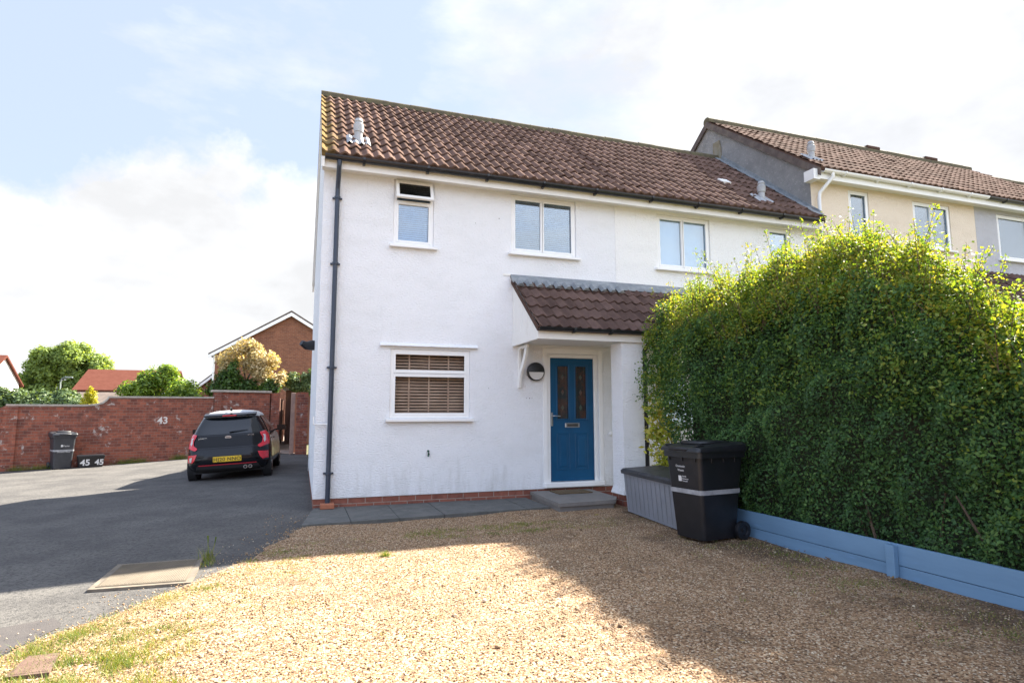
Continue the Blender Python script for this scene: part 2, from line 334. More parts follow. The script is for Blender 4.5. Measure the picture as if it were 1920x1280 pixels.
def build_gravel_mat(m):
    m.use_nodes = True; nt = m.node_tree; N = nt.nodes; L = nt.links; b = N['Principled BSDF']; b.inputs['Roughness'].default_value = .85; b.inputs['Specular IOR Level'].default_value = .25
    tc = N.new('ShaderNodeTexCoord')
    def vor(scale):
        v = N.new('ShaderNodeTexVoronoi'); v.inputs['Scale'].default_value = scale; L.new(tc.outputs['Object'], v.inputs['Vector']); return v
    v = vor(84); cr = N.new('ShaderNodeValToRGB'); cr.color_ramp.interpolation = 'CONSTANT'; els = cr.color_ramp.elements
    cols = [(.085, .048, .028), (.27, .162, .090), (.39, .245, .138), (.21, .122, .068), (.47, .335, .205), (.32, .196, .108), (.15, .088, .05), (.57, .455, .325), (.36, .23, .128)]
    while len(els) < len(cols): els.new(.5)
    for i, c in enumerate(cols): els[i].position = i/len(cols); els[i].color = (*c, 1)
    sp = N.new('ShaderNodeSeparateColor'); L.new(v.outputs['Color'], sp.inputs[0]); L.new(sp.outputs[0], cr.inputs[0])
    n = N.new('ShaderNodeTexNoise'); n.inputs['Scale'].default_value = 1.6; n.inputs['Detail'].default_value = 7; n.inputs['Roughness'].default_value = .7; L.new(tc.outputs['Object'], n.inputs['Vector'])
    rr = N.new('ShaderNodeMapRange'); rr.inputs[1].default_value = .50; rr.inputs[2].default_value = .68; rr.inputs[4].default_value = .6; L.new(n.outputs[0], rr.inputs[0])
    mx = N.new('ShaderNodeMix'); mx.data_type = 'RGBA'; L.new(rr.outputs[0], mx.inputs['Factor']); L.new(cr.outputs[0], mx.inputs['A']); mx.inputs['B'].default_value = (.145, .092, .052, 1)
    src = mx.outputs['Result']
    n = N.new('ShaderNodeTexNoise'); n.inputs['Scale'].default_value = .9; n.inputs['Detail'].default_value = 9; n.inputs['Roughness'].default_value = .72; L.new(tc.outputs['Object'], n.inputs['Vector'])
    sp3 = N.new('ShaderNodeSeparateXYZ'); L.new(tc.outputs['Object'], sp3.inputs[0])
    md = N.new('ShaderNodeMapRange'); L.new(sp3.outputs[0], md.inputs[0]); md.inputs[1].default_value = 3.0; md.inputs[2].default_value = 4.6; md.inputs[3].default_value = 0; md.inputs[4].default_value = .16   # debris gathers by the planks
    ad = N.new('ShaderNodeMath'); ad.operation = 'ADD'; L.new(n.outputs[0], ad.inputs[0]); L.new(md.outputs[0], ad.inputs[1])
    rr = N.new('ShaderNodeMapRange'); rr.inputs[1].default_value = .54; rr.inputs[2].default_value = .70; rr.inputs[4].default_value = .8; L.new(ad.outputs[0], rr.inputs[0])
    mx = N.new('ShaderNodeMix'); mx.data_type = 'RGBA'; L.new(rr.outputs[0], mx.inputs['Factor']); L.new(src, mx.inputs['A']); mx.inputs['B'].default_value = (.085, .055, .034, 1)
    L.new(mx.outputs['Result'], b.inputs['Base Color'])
    bp = N.new('ShaderNodeBump'); bp.inputs['Strength'].default_value = .8; bp.inputs['Distance'].default_value = .010; bp.invert = True
    L.new(v.outputs['Distance'], bp.inputs['Height']); L.new(bp.outputs[0], b.inputs['Normal'])
build_gravel_mat(m_gravel)
def fr(a, b, n): return [a+(b-a)*i/n for i in range(n+1)]
ys = [-60, -30, -18]+fr(-14, 14, 28)+[18, 22, 30, 40, 70, 120, 300, 900]
V = []; F = []; xs = [-900, -300, -120, -60, -40, -25, -17.6, -12, -8, -5.6, -4, -2, -.6, 3, 8, 15, 30, 80, 300, 900]
for y in ys:
    for x in xs: V.append((x, y, gz(x, y)-.03))
for j in range(len(ys)-1):
    for i in range(len(xs)-1):
        k = j*len(xs)+i; F.append((k, k+1, k+len(xs)+1, k+len(xs)))
struct(MB().add(V, F).build('ground', m_earth))
def wall_y(x): return 11.69+(x+8.03)*.3648          # line of the garden wall
def axr(y): return edge(y)+.05 if y < 0 else (.03 if y < 12.2 else -.3)
struct(sheet('asphalt_lane', m_asph, fr(-14, 0, 60)+fr(.2, 15.5, 20), lambda y: -17 if y < 11 else min(-17+0, -1), axr, 60, 0))
def gh(x, y): return .012*math.sin(x*1.7+y*.6)*math.sin(y*1.3+.4)+.007*math.sin(x*5+1)*math.sin(y*4.1)
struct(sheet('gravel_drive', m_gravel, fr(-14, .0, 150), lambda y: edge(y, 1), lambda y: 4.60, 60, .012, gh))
# darker old tarmac patch and alley surface
m_asph2 = mat('old_dark_tarmac', (.062, .056, .055), .95, (.09, .08, .075), 5, 8, .4, .7, .7, 120, .008)
V = [(-3.6, -4.9), (-3.3, -4.2), (-2.6, -4.05), (-2.04, -3.95), (-1.78, -3.87), (-1.70, -4.0), (-1.66, -4.12), (-1.9, -4.75), (-2.3, -5.1)]
struct(MB().add([(x, y, gz(x, y)+.005) for x, y in V], [tuple(range(len(V)))]).build('tarmac_patch', m_asph2))
m_path = mat('pinkish_path', (.30, .23, .19), .9, (.24, .19, .16), 2, 6, .4, .6, .3, 60)
V = [(-1.0, 12.9), (-.38, 12.2), (-.12, 12.2), (-.3, 17), (-.5, 30), (-1.6, 30), (-1.1, 17)]
struct(MB().add([(x, y, .02) for x, y in V], [tuple(range(len(V)))]).build('alley_path', m_path))
# paving strip under the facade: slabs with joints
mb = MB(); x = -.16; k = 0
while x < 3.2:
    w = .60; x1 = min(x+w-.008, 3.19)
    f0 = -1.30+.30*max(0, (x+.16))/3.4; f1 = -1.30+.30*max(0, (x1+.16))/3.4
    a0 = .0 if x > 0 else 0
    if k == 0: mb.prism([(-.14, f0), (x1, f1), (x1, -.004), (.02, -.004)], 'z', -.05, .045)
    else: mb.prism([(x, f0), (x1, f1), (x1, -.004), (x, -.004)], 'z', -.05, .045+random.uniform(-.004, .003))
    x += w; k += 1
struct(mb.build('paving_path', m_slab))
# thin concrete edging where the lane meets the gravel
pts = [(edge(y)+.0, y) for y in fr(-4.0, -2.95, 10)]
mb = MB()
for (a, b) in zip(pts, pts[1:]):
    z = gz(a[0])
    mb.add([(a[0]-.02, a[1], z-.02), (a[0]+.02, a[1], z-.02), (b[0]+.02, b[1], z-.02), (b[0]-.02, b[1], z-.02), (a[0]-.02, a[1], z+.014), (a[0]+.02, a[1], z+.014), (b[0]+.02, b[1], z+.014), (b[0]-.02, b[1], z+.014)],
           [(0, 3, 2, 1), (4, 5, 6, 7), (0, 1, 5, 4), (1, 2, 6, 5), (2, 3, 7, 6), (3, 0, 4, 7)])
struct(mb.build('kerb_edging', mat('weathered_edging', (.22, .17, .12), .9, (.15, .12, .09), 9, 6)))

# ---------------------------------------------------------------- building helpers
def wall_holes(mb, x0, x1, z0, z1, holes, y=0, depth=.1, flip=1):
    xs = sorted({x0, x1, *[h[0] for h in holes], *[h[1] for h in holes]}); zs = sorted({z0, z1, *[h[2] for h in holes], *[h[3] for h in holes]})
    for a, b in zip(xs, xs[1:]):
        for c, d in zip(zs, zs[1:]):
            if any(h[0] <= a and b <= h[1] and h[2] <= c and d <= h[3] for h in holes): continue
            mb.add([(a, y, c), (b, y, c), (b, y, d), (a, y, d)], [(0, 1, 2, 3)])
    for (a, b, c, d) in holes:
        e = y+depth*1.6
        mb.add([(a, y, c), (a, e, c), (a, e, d), (a, y, d)], [(0, 1, 2, 3)]); mb.add([(b, y, c), (b, e, c), (b, e, d), (b, y, d)], [(0, 3, 2, 1)])
        mb.add([(a, y, d), (b, y, d), (b, e, d), (a, e, d)], [(0, 3, 2, 1)]); mb.add([(a, y, c), (b, y, c), (b, e, c), (a, e, c)], [(0, 1, 2, 3)])
def tiles(name, m, parent, off, x0, x1, y0, z0, y1, z1, roll=.165, rows=11, A=.032, lip=.022, thick=.05, ns=8, seed=0):
    """corrugated tiles from eave (y0,z0) up to (y1,z1), as one mesh with a per tile attribute"""
    rg = np.random.default_rng(seed); nroll = max(1, round((x1-x0)/roll)); roll = (x1-x0)/nroll
    S = Vector((0, y1-y0, z1-z0)); L_ = S.length; d = S.normalized(); nrm = Vector((0, -d.z, d.y));
    if nrm.z < 0: nrm = -nrm
    cols = nroll*ns; V = []; F = []; T = []
    u = np.linspace(0, nroll, cols+1); ph = u % 1; c = .5+.5*np.cos(2*np.pi*ph); prof = A*c**1.3
    jit = rg.normal(0, .003, (rows, nroll+2)); tint = rg.random((rows, nroll+2)); sj = rg.normal(0, .006, (rows, nroll+2))
    for r_ in range(rows):
        sa = L_*r_/rows-(.015 if r_ == 0 else 0); sb = L_*(r_+1)/rows+.012
        base = len(V)
        for (kind, s_, lift) in (('low', sa, None), ('bot', sa, lip), ('top', sb, 0.0)):
            for i in range(cols+1):
                t = int((i+ns//2)//ns); h = prof[i]+(lift if lift is not None else lip-.022)+jit[r_, t]
                if kind == 'low' and r_ == 0: h = prof[i]-.0
                ss = s_+(sj[r_, t] if kind != 'top' else 0)
                p = Vector((x0+u[i]*roll, y0, z0))+d*ss+nrm*h; V.append(tuple(p))
        for b2 in range(2):
            for i in range(cols):
                k = base+b2*(cols+1)+i; F.append((k, k+1, k+cols+2, k+cols+1)); T.append(tint[r_, int((i+ns//2)//ns)])
    # under side sheet and verge faces
    base = len(V)
    for s_ in (-.01, L_):
        for xx in (x0, x1): V.append(tuple(Vector((xx, y0, z0))+d*s_-nrm*thick))
    for s_ in (-.01, L_):
        for xx in (x0, x1): V.append(tuple(Vector((xx, y0, z0))+d*s_+nrm*(A*.8)))
    F += [(base, base+2, base+3, base+1), (base, base+4, base+6, base+2), (base+1, base+3, base+7, base+5), (base, base+1, base+5, base+4)]; T += [.3]*4
    me = bpy.data.meshes.new(name); me.from_pydata([(v[0]-off[0], v[1]-off[1], v[2]-off[2]) for v in V], [], F); me.update()
    at = me.attributes.new('tile', 'FLOAT', 'FACE'); at.data.foreach_set('value', np.array(T, np.float32))
    o = link(name, me, m, parent, False, fix=False)
    me.polygons.foreach_set('use_smooth', [True]*len(me.polygons)); me.set_sharp_from_angle(angle=R(45))
    return o
def ridge(parent, off, x0, x1, y, z, m, r=.11):
    mb = MB(); x = x0
    while x < x1-.02:
        e = min(x+.44, x1); dz = random.uniform(-.006, .006); n = 9; prof = [(y+r*math.cos(a)*1.15, z+dz+r*math.sin(a)*.85-.03) for a in [math.pi*i/(n-1) for i in range(n)]]
        prof += [(y-r*1.15, z-.10), (y+r*1.15, z-.10)]
        mb.prism(prof, 'x', x, e-.012); mb.prism([(p[0], p[1]-.006) for p in prof], 'x', e-.012, e); x = e
    mb.build('ridge_tiles', m, parent, False, off)
def window(parent, off, x0, x1, z0, z1, y=.05, split=None, hsplit=None, blind=None, glass=None, sill=True, label=None, sash=None):
    """split: x of a mullion, hsplit: z of a transom"""
    f = MB(); w = .055; yf, yb = y-.03, y+.04
    f.bbox(x0+.001, x0+w, yf, yb, z0+.001, z1-.001, .006); f.bbox(x1-w, x1-.001, yf, yb, z0+.001, z1-.001, .006)
    f.bbox(x0+w-.002, x1-w+.002, yf+.002, yb-.002, z1-w, z1-.001, .006); f.bbox(x0+w-.002, x1-w+.002, yf+.002, yb-.002, z0+.001, z0+w, .006)
    if split: f.bbox(split-w*.6, split+w*.6, yf+.003, yb-.003, z0+w-.002, z1-w+.002, .006)
    if hsplit: hb_ = w*(.95 if blind == 'wood' else .55); f.bbox(x0+w-.002, x1-w+.002, yf-.004, yb-.003, hsplit-hb_, hsplit+hb_, .006)
    o = f.build('window', m_upvc, parent, False, off)
    if label: o['label'] = label
    X = [x0+w, split, x1-w] if split else [x0+w, x1-w]; Z = [z0+w, hsplit, z1-w] if hsplit else [z0+w, z1-w]
    for a, b in zip(X, X[1:]):
        for c, d in zip(Z, Z[1:]):
            if sash and d == Z[-1] and hsplit: continue
            q = .026; s_ = MB(); yy = yf-.006      # opening light frame standing proud round each pane
            s_.bbox(a-q*.3, a+q, yy, yf+.02, c-q*.3, d+q*.3, .004); s_.bbox(b-q, b+q*.3, yy, yf+.02, c-q*.3, d+q*.3, .004)
            s_.bbox(a+q-.001, b-q+.001, yy+.001, yf+.02, d-q, d+q*.3, .004); s_.bbox(a+q-.001, b-q+.001, yy+.001, yf+.02, c-q*.3, c+q, .004)
            s_.build('frame', m_upvc, o, False, off)
            MB().box(a+q-.004, b-q+.004, y+.0, y+.006, c+q-.004, d-q+.004).build('pane', glass or m_gpane, o, False, off)
    if sash:
        a, b = x0+w-.03, x1-w+.03; c, d = hsplit+.0, z1-w+.03; h = d-c; t = R(20); q = .05
        s_ = MB(); s_.bbox(a, a+q, -.05, 0, -h, 0, .006); s_.bbox(b-q, b, -.05, 0, -h, 0, .006); s_.bbox(a+q-.002, b-q+.002, -.049, -.001, -q, -.001, .006); s_.bbox(a+q-.002, b-q+.002, -.049, -.001, -h+.001, -h+q, .006)
        T_ = Matrix.Translation((0, yf-.002, d)) @ Matrix.Rotation(-t, 4, 'X')
        s_.xf(T_).build('opening_sash', m_upvc, o, False, off)
        MB().box(a+q-.003, b-q+.003, -.03, -.024, -h+q-.003, -q+.003).xf(T_).build('pane', glassmat('dark_sash_glass', (.35, .35, .33), .02), o, False, off)
    if sill:
        MB().prism([(yf-.10, z0-.045), (yf-.10, z0-.012), (y+.02, z0+.003), (y+.02, z0-.045)], 'x', x0-.055, x1+.055).build('sill', m_upvc, o, False, off)
    if blind:
        bm_ = MB(); yb2 = y+.11
        if blind == 'v':
            xx = x0+.03
            while xx < x1-.03: bm_.add([(xx, yb2+.02, z0), (xx+.085, yb2-.012, z0), (xx+.085, yb2-.012, z1), (xx, yb2+.02, z1)], [(0, 1, 2, 3)]); xx += .083
            mm = m_vblind
        elif blind == 'flat': bm_.box(x0, x1, yb2, yb2+.01, z0, z1); mm = m_blind
        else:
            zz = z0+.02; st = .047 if blind == 'wood' else .034; mm = m_wood if blind == 'wood' else m_blind; op = .034 if blind == 'wood' else .03
            while zz < z1-.02: bm_.add([(x0+.02, yb2-.014, zz), (x1-.02, yb2-.014, zz), (x1-.02, yb2+.016, zz+op), (x0+.02, yb2+.016, zz+op)], [(0, 1, 2, 3)]); zz += st
            if blind == 'wood':
                for k in range(1, 4): xx = x0+(x1-x0)*k/4; bm_.box(xx-.012, xx+.012, yb2-.018, yb2-.016, z0, z1)
        bm_.build('blind', mm, o, False, off)
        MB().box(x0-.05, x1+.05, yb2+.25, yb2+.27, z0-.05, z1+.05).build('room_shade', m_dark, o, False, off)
    return o
def gutter(parent, off, x0, x1, y, z, m, r=.055, step=1.0, ends=True):
    mb = MB(); n = 9
    out = [(y+r*math.cos(a), z+r*math.sin(a)) for a in [math.pi+math.pi*i/(n-1) for i in range(n)]]
    inn = [(y+(r-.006)*math.cos(a), z+(r-.006)*math.sin(a)) for a in [2*math.pi-math.pi*i/(n-1) for i in range(n)]]
    mb.prism(out+inn, 'x', x0, x1)
    g = mb.build('gutter', m, parent, False, off)
    xx = x0+.55
    while xx < x1-.15:
        MB().prism([(y-r-.008, z+.006), (y-r-.008, z-.03), (y-.01, z-r-.016), (y+r*.9, z-r-.02), (y+r+.01, z-.02), (y+r+.01, z+.006), (y+r-.0, z-.0), (y, z-r+.002), (y-r+.0, z-.0)], 'x', xx-.018, xx+.018).build('gutter_bracket', m, g, False, off)
        xx += step
    return g
def eaves(parent, off, x0, x1, zt=4.93, yf=-.25, m=None):
    mb = MB(); mb.box(x0, x1, yf, yf+.022, zt, zt+.17); mb.box(x0, x1, yf+.022, .0-.001, zt+.045, zt+.055)
    return mb.build('fascia', m or m_fascia, parent, False, off)
def vent(parent, off, x, y0, z0, dy, dz, y):   # round pipe cowl through the tiles at depth y
    z = z0+(y-y0)*dz/dy
    mb = MB(); mb.lathe((x, y, z), [(.062, -.05), (.062, .17), (.075, .18), (.082, .26), (.082, .30), (.065, .315), (.065, .34), (.075, .35), (.05, .40)], n=16)
    o = mb.build('roof_vent', m_vent, parent, True, off)
    fl = MB(); sl = dz/dy
    for k in range(-2, 2):
        a = x+k*.165/2*1.1; fl.add([(a, y-.17, z-.17*sl+.045), (a+.09, y-.17, z-.17*sl+.045), (a+.09, y+.13, z+.13*sl+.062), (a, y+.13, z+.13*sl+.062), (a+.045, y-.18, z-.18*sl+.085), (a+.045, y+.12, z+.12*sl+.09)], [(0, 4, 5, 3), (4, 1, 2, 5)])
    fl.build('vent_flashing', m_vent, o, False, off)
m_vent = mat('grey_vent_metal', (.40, .41, .42), .55, (.30, .31, .32), 8, 4)

# ---------------------------------------------------------------- the white end of terrace house
EZ, EY, RYY, RZ = 5.12, -.31, 2.80, 7.60
OFF = (2.44, 0, 0)
H1 = thing('end_terrace_house', 'white rendered end of terrace house with blue front door and brown pantile roof', 'house', OFF)
W_gf = (1.042, 2.271, 1.285, 2.328); W_f1 = (1.038, 1.669, 3.934, 4.968); W_f2 = (2.956, 4.129, 3.973, 4.958); D_ = (3.575, 4.50, .18, 2.33)
mb = MB(); wall_holes(mb, 0, 4.88, .165, 5.02, [W_gf, W_f1, W_f2, D_])
mb.add([(0, 0, .165), (0, 6.2, .165), (0, 6.2, 4.55), (0, 2.8, 7.54), (0, 0, 5.02)], [(0, 4, 3, 2, 1)])
mb.add([(4.88, .2, .0), (4.88, 6.2, .0), (4.88, 6.2, 4.55), (4.88, 2.8, 7.5), (4.88, .2, 5.02)], [(0, 1, 2, 3, 4)])
mb.add([(0, 6.2, 0), (4.88, 6.2, 0), (4.88, 6.2, 4.55), (0, 6.2, 4.55)], [(0, 1, 2, 3)])
me = bpy.data.meshes.new('wall'); me.from_pydata([(v[0]-OFF[0], v[1], v[2]) for v in mb.v], [], mb.f); me.update(); link('wall', me, m_white, H1, fix=False)
mb = MB(); mb.box(.012, 3.56, .012, .1, -.1, .166); mb.box(.012, .1, .1, 6.19, -.1, .166); mb.box(3.56, 4.88, .012, .1, -.1, .18); mb.build('plinth', m_plinth, H1, False, OFF)
roof1 = tiles('roof', m_tile, H1, OFF, -.05, 4.88, EY, EZ, RYY, RZ, rows=11, A=.042, lip=.03, seed=1)
mb = MB(); mb.add([(-.05, RYY, RZ), (4.88, RYY, RZ), (4.88, 6.45, 4.55), (-.05, 6.45, 4.55), (-.05, RYY, RZ-.06), (4.88, RYY, RZ-.06), (4.88, 6.45, 4.49), (-.05, 6.45, 4.49)], [(0, 1, 2, 3), (4, 7, 6, 5), (0, 3, 7, 4), (1, 5, 6, 2), (3, 2, 6, 7)])
mb.build('rear_roof_slope', m_tile2, roof1, False, OFF)
ridge(roof1, OFF, -.05, 4.88, RYY, RZ+.055, m_ridge, .09)
eaves(H1, OFF, -.03, 4.88)
# bargeboard up the gable
sl = (RZ-EZ)/(RYY-EY)
mb = MB(); mb.prism([(EY+.02, EZ-.10-.10), (EY+.02, EZ-.05), (2.8, RZ-.07), (2.8, RZ-.27), (-.24, 4.93)], 'x', -.045, -.004); mb.prism([(2.8, RZ-.07), (6.44, 4.50), (6.44, 4.34), (2.8, RZ-.27)], 'x', -.045, -.004)
mb.build('bargeboard', m_fascia, H1, False, OFF)
gutter(H1, OFF, .0, 4.88, -.325, 5.085, m_black, r=.062, step=.95)
def downpipe(parent, off, x, ytop, ywall, ztop, zbot, m, clips, r=.034, shoe=True):
    mb = MB(); mb.tube([(x, ytop, ztop), (x, ytop, ztop-.10), (x, ywall-.06, ztop-.36), (x, ywall-.06, ztop-.5), (x, ywall-.06, zbot)], r, 12)
    p = mb.build('downpipe', m, parent, True, off)
    for z in clips:
        MB().lathe((x, ywall-.06, z), [(r+.004, -.02), (r+.012, -.016), (r+.012, .016), (r+.004, .02)], n=14).box(x-.07, x+.07, ywall-.03, ywall-.001, z-.012, z+.012).build('pipe_clip', m, p, False, off)
    return p
downpipe(H1, OFF, .20, -.315, 0, 5.06, .05, m_navy, [4.55, 3.55, 2.02, .52])
MB().bbox(.10, .29, -.19, -.004, .046, .115, .008).build('terracotta_block', m_terr, H1, False, OFF)
window(H1, OFF, *W_gf, hsplit=1.962, blind='wood', glass=m_gdark)
window(H1, OFF, *W_f1, hsplit=4.62, blind='h', sash=True, label='narrow bathroom window with its top sash tilted open')
window(H1, OFF, *W_f2, split=3.52, blind='h')
MB().prism([(-.055, 2.365), (-.058, 2.378), (-.004, 2.42), (-.004, 2.365)], 'x', .88, 2.39).build('drip_ledge', m_white, H1, False, OFF)
# door
fr_ = MB(); y = .04
fr_.bbox(3.576, 3.637, y-.03, y+.06, .25, 2.329, .006); fr_.bbox(4.427, 4.499, y-.03, y+.06, .25, 2.329, .006); fr_.bbox(3.635, 4.429, y-.028, y+.058, 2.266, 2.328, .006); fr_.bbox(3.50, 4.56, -.085, .10, .18, .262, .01)
fr_.build('door_frame', m_upvc, H1, False, OFF)
tr = MB(); tr.bbox(3.50, 3.574, -.02, -.002, .262, 2.42, .004); tr.bbox(4.50, 4.575, -.02, -.002, .262, 2.42, .004); tr.bbox(3.574, 4.50, -.019, -.002, 2.332, 2.42, .004)
tr.build('door_trim', m_upvc, H1, False, OFF)
dx0, dx1, dz0, dz1 = 3.641, 4.423, .268, 2.262
cx = [dx0+.13, dx0+.325, dx1-.325, dx1-.13]
door = MB(); holes = [(cx[0], cx[1], 1.27, 2.13), (cx[2], cx[3], 1.27, 2.13)]
wall_holes(door, dx0, dx1, dz0, dz1, holes, .035, .02); door.box(dx0, dx1, .075, .08, dz0, 1.2)
do = door.build('front_door', m_blue, H1, False, OFF)
mo = MB()
def moulding(a, b, c, d, w=.028, h=.014, y=.035):
    for (x0_, x1_, z0_, z1_) in ((a-w, a, c-w, d+w), (b, b+w, c-w, d+w), (a, b, d, d+w), (a, b, c-w, c)):
        mo.bbox(x0_, x1_, y-h, y+.002, z0_, z1_, .006)
for (a, b) in ((cx[0], cx[1]), (cx[2], cx[3])):
    moulding(a, b, 1.27, 2.13); moulding(a-.005, b+.005, .46, 1.02, .016, .008)
    mo.bbox(a+.03, b-.03, .024, .037, .50, .98, .009)
mo.build('panel_moulding', m_blue, do, False, OFF)
for (a, b) in ((cx[0], cx[1]), (cx[2], cx[3])):
    m_stain = mat('leaded_door_glass', (.015, .02, .02), .12, (.06, .03, .02), 9, 3, .45, .6, .6, 24, .006, spec=.6)
    MB().box(a, b, .05, .056, 1.27, 2.13).build('door_pane', m_stain, do, False, OFF)
    ld = MB(); ld.box(a+.03, a+.034, .047, .05, 1.27, 2.13); ld.box(b-.034, b-.03, .047, .05, 1.27, 2.13)
    for q in (1.45, 1.70, 1.95):
        c = (a+b)/2; ld.add([(c, .047, q-.05), (c+.03, .047, q), (c, .047, q+.05), (c-.03, .047, q)], [(0, 1, 2, 3)])
    ld.build('leading', mat('door_lead_and_stain', (.03, .07, .05), .4, (.12, .03, .02), 7, 2), do, False, OFF)
MB().bbox(3.90, 4.16, .018, .036, 1.125, 1.20, .006).build('letterbox', m_chrome, do, False, OFF)
MB().bbox(3.93, 4.13, .012, .019, 1.142, 1.185, .003).build('letterbox_flap', mat('letterbox_dark_metal', (.12, .11, .10), .3, metal=1), do, False, OFF)
hb = MB(); hb.bbox(3.655, 3.685, .018, .036, 1.15, 1.37, .005); hb.tube([(3.67, .02, 1.315), (3.67, -.03, 1.315), (3.69, -.035, 1.315), (3.79, -.035, 1.31)], .009, 8)
hb.build('handle', m_chrome, do, False, OFF)
# porch canopy
CY, CZ, TY, TZ = -1.14, 2.60, 0.0, 3.56
pr = tiles('porch_roof', m_tile3, H1, OFF, 2.955, 4.88, CY-.03, CZ-.02, TY-.02, TZ-.06, rows=5, A=.036, lip=.026, seed=3)
MB().prism([(-.14, TZ-.115), (-.125, TZ-.07), (-.003, TZ+.045), (-.003, TZ-.02)], 'x', 2.94, 4.88).build('lead_flashing', m_lead, pr, False, OFF)
ff = MB()
for i in range(12):
    xx = 2.955+.165*i+.02; ff.prism([(xx, 0), (xx+.04, .045), (xx+.08, .05), (xx+.125, .0)], 'y', .10, .27)
slp = math.atan2(TZ-CZ, -CY); T_ = Matrix.Translation((0, -.33, TZ-.255)) @ Matrix.Rotation(slp, 4, 'X')
ff.xf(T_); ff.build('flashing_rolls', m_lead, pr, False, OFF)
MB().box(2.82, 2.95, -.012, -.001, TZ+.02, TZ+.05).build('flashing_end', m_fascia, pr, False, OFF)
ck = MB(); ck.prism([(-.002, 2.62), (-.002, TZ-.06), (CY+.10, 2.64), (CY+.10, 2.62)], 'x', 2.985, 3.01)
for i in range(9):
    y1 = -.06-.105*i; zt = 2.62+(TZ-.08-2.62)*(1-(-y1)/(-CY-.05))
    if zt > 2.68: ck.box(2.979, 2.986, y1-.096, y1, 2.62, zt-.03)
ck.build('canopy_cheek', m_fascia, H1, False, OFF)
cf = MB(); cf.box(2.972, 3.012, CY+.024, -.002, 2.425, 2.618); cf.box(2.97, 4.88, CY, CY+.023, 2.425, 2.60); cf.box(3.012, 4.88, CY+.023, -.004, 2.46, 2.472)
cf.build('canopy_fascia', m_fascia, H1, False, OFF)
gutter(H1, OFF, 2.955, 4.84, CY-.075, 2.585, m_black, r=.05, step=.6)
p = MB(); p.tube([(4.80, CY-.06, 2.56), (4.80, CY-.06, 2.48), (4.795, CY+.14, 2.32), (4.795, CY+.14, 2.2), (4.795, CY+.14, .1)], .034, 12)
p = p.build('porch_downpipe', m_black, H1, True, OFF)
for z in (2.0, 1.43, .9): MB().lathe((4.795, CY+.14, z), [(.036, -.02), (.046, -.016), (.046, .016), (.036, .02)], n=14).build('pipe_clip', m_black, p, False, OFF)
MB().tube([(4.66, CY+.06, 1.45), (4.62, CY-.02, 1.45), (4.60, CY-.03, 1.45)], .009, 8).build('hook', m_chrome, H1, False, OFF)
# pillar with bell drip over a brick foot
pl = MB()
pl.box(4.34, 4.70, -1.10, -.76, .28, 2.425)
pl.add([(4.34, -1.10, .28), (4.70, -1.10, .28), (4.70, -.76, .28), (4.34, -.76, .28), (4.31, -1.13, .17), (4.73, -1.13, .17), (4.73, -.73, .17), (4.31, -.73, .17)], [(0, 1, 5, 4), (1, 2, 6, 5), (2, 3, 7, 6), (3, 0, 4, 7), (4, 5, 6, 7)])
pp = pl.build('porch_pillar', m_white, H1, False, OFF)
MB().box(4.335, 4.705, -1.105, -.755, -.1, .169).build('pillar_foot', m_plinth, pp, False, OFF)
MB().lathe((4.72, -.001, 1.02), [(.04, 0), (.045, -.012), (.03, -.03), (.012, -.036)], 'y', 16).build('door_bell', m_upvc, H1, True, OFF)
# timber bracket
br = MB(); br.bbox(3.065, 3.115, -.055, -.002, 1.76, 2.424, .006); br.bbox(3.066, 3.114, -.42, -.05, 2.375, 2.424, .006)
pts = [(-.40, 2.37), (-.34, 2.24), (-.24, 2.10), (-.13, 1.99), (-.085, 1.90), (-.055, 1.78), (-.03, 1.78), (-.03, 1.92), (-.06, 2.03), (-.17, 2.16), (-.26, 2.28), (-.30, 2.37)]
br.prism(pts, 'x', 3.072, 3.108); br.build('timber_bracket', m_fascia, H1, False, OFF)
# bulkhead light
lt = MB().lathe((3.36, -.002, 2.025), [(.135, 0), (.15, -.02), (.15, -.06), (.13, -.07)], 'y', 28).build('wall_light', m_black, H1, True, OFF)
n = 20; arc = [(3.36+.122*math.cos(a), 2.015+.122*math.sin(a)) for a in [math.pi+math.pi*i/n for i in range(n+1)]]
MB().prism(arc, 'y', -.09, -.068).build('light_lens', mat('frosted_lens', (.62, .60, .58), .3, spec=.5), lt, False, OFF)
# gable spotlight, small white rail, hose tap
sl_ = MB().tube([(-.002, 2.8, 2.63), (-.05, 2.8, 2.63), (-.16, 2.75, 2.62), (-.24, 2.70, 2.66)], [.09, .10, .075, .05], 14)
sl_.build('gable_lamp', m_black, H1, True, OFF)
MB().tube([(.165, -.07, 1.21), (.06, -.07, 1.21), (-.02, -.08, 1.21), (-.03, -.08, 1.32)], .011, 8).build('rail_hook', m_upvc, H1, True, OFF)
MB().tube([(1.63, -.002, .80), (1.63, -.03, .80), (1.635, -.035, .76), (1.63, -.03, .72)], [.016, .018, .016, .012], 8).build('hose_clip', mat('verdigris', (.02, .16, .14), .5, (.05, .08, .04), 30, 2), H1, True, OFF)
m_hole = mat('fixing_holes_grime', (.12, .10, .09), .9)
for (x, z, r_) in ((3.22, 1.60, .006), (3.27, 1.598, .009), (3.31, 1.60, .005), (2.75, 4.52, .008), (2.35, 4.4, .006), (2.58, 1.75, .006)):
    MB().lathe((x, -.001, z), [(r_, 0), (r_*.6, -.003)], 'y', 8).build('fixing_hole', m_hole, H1, False, OFF)
vent(H1, OFF, .50, EY, EZ, RYY-EY, RZ-EZ, .28)

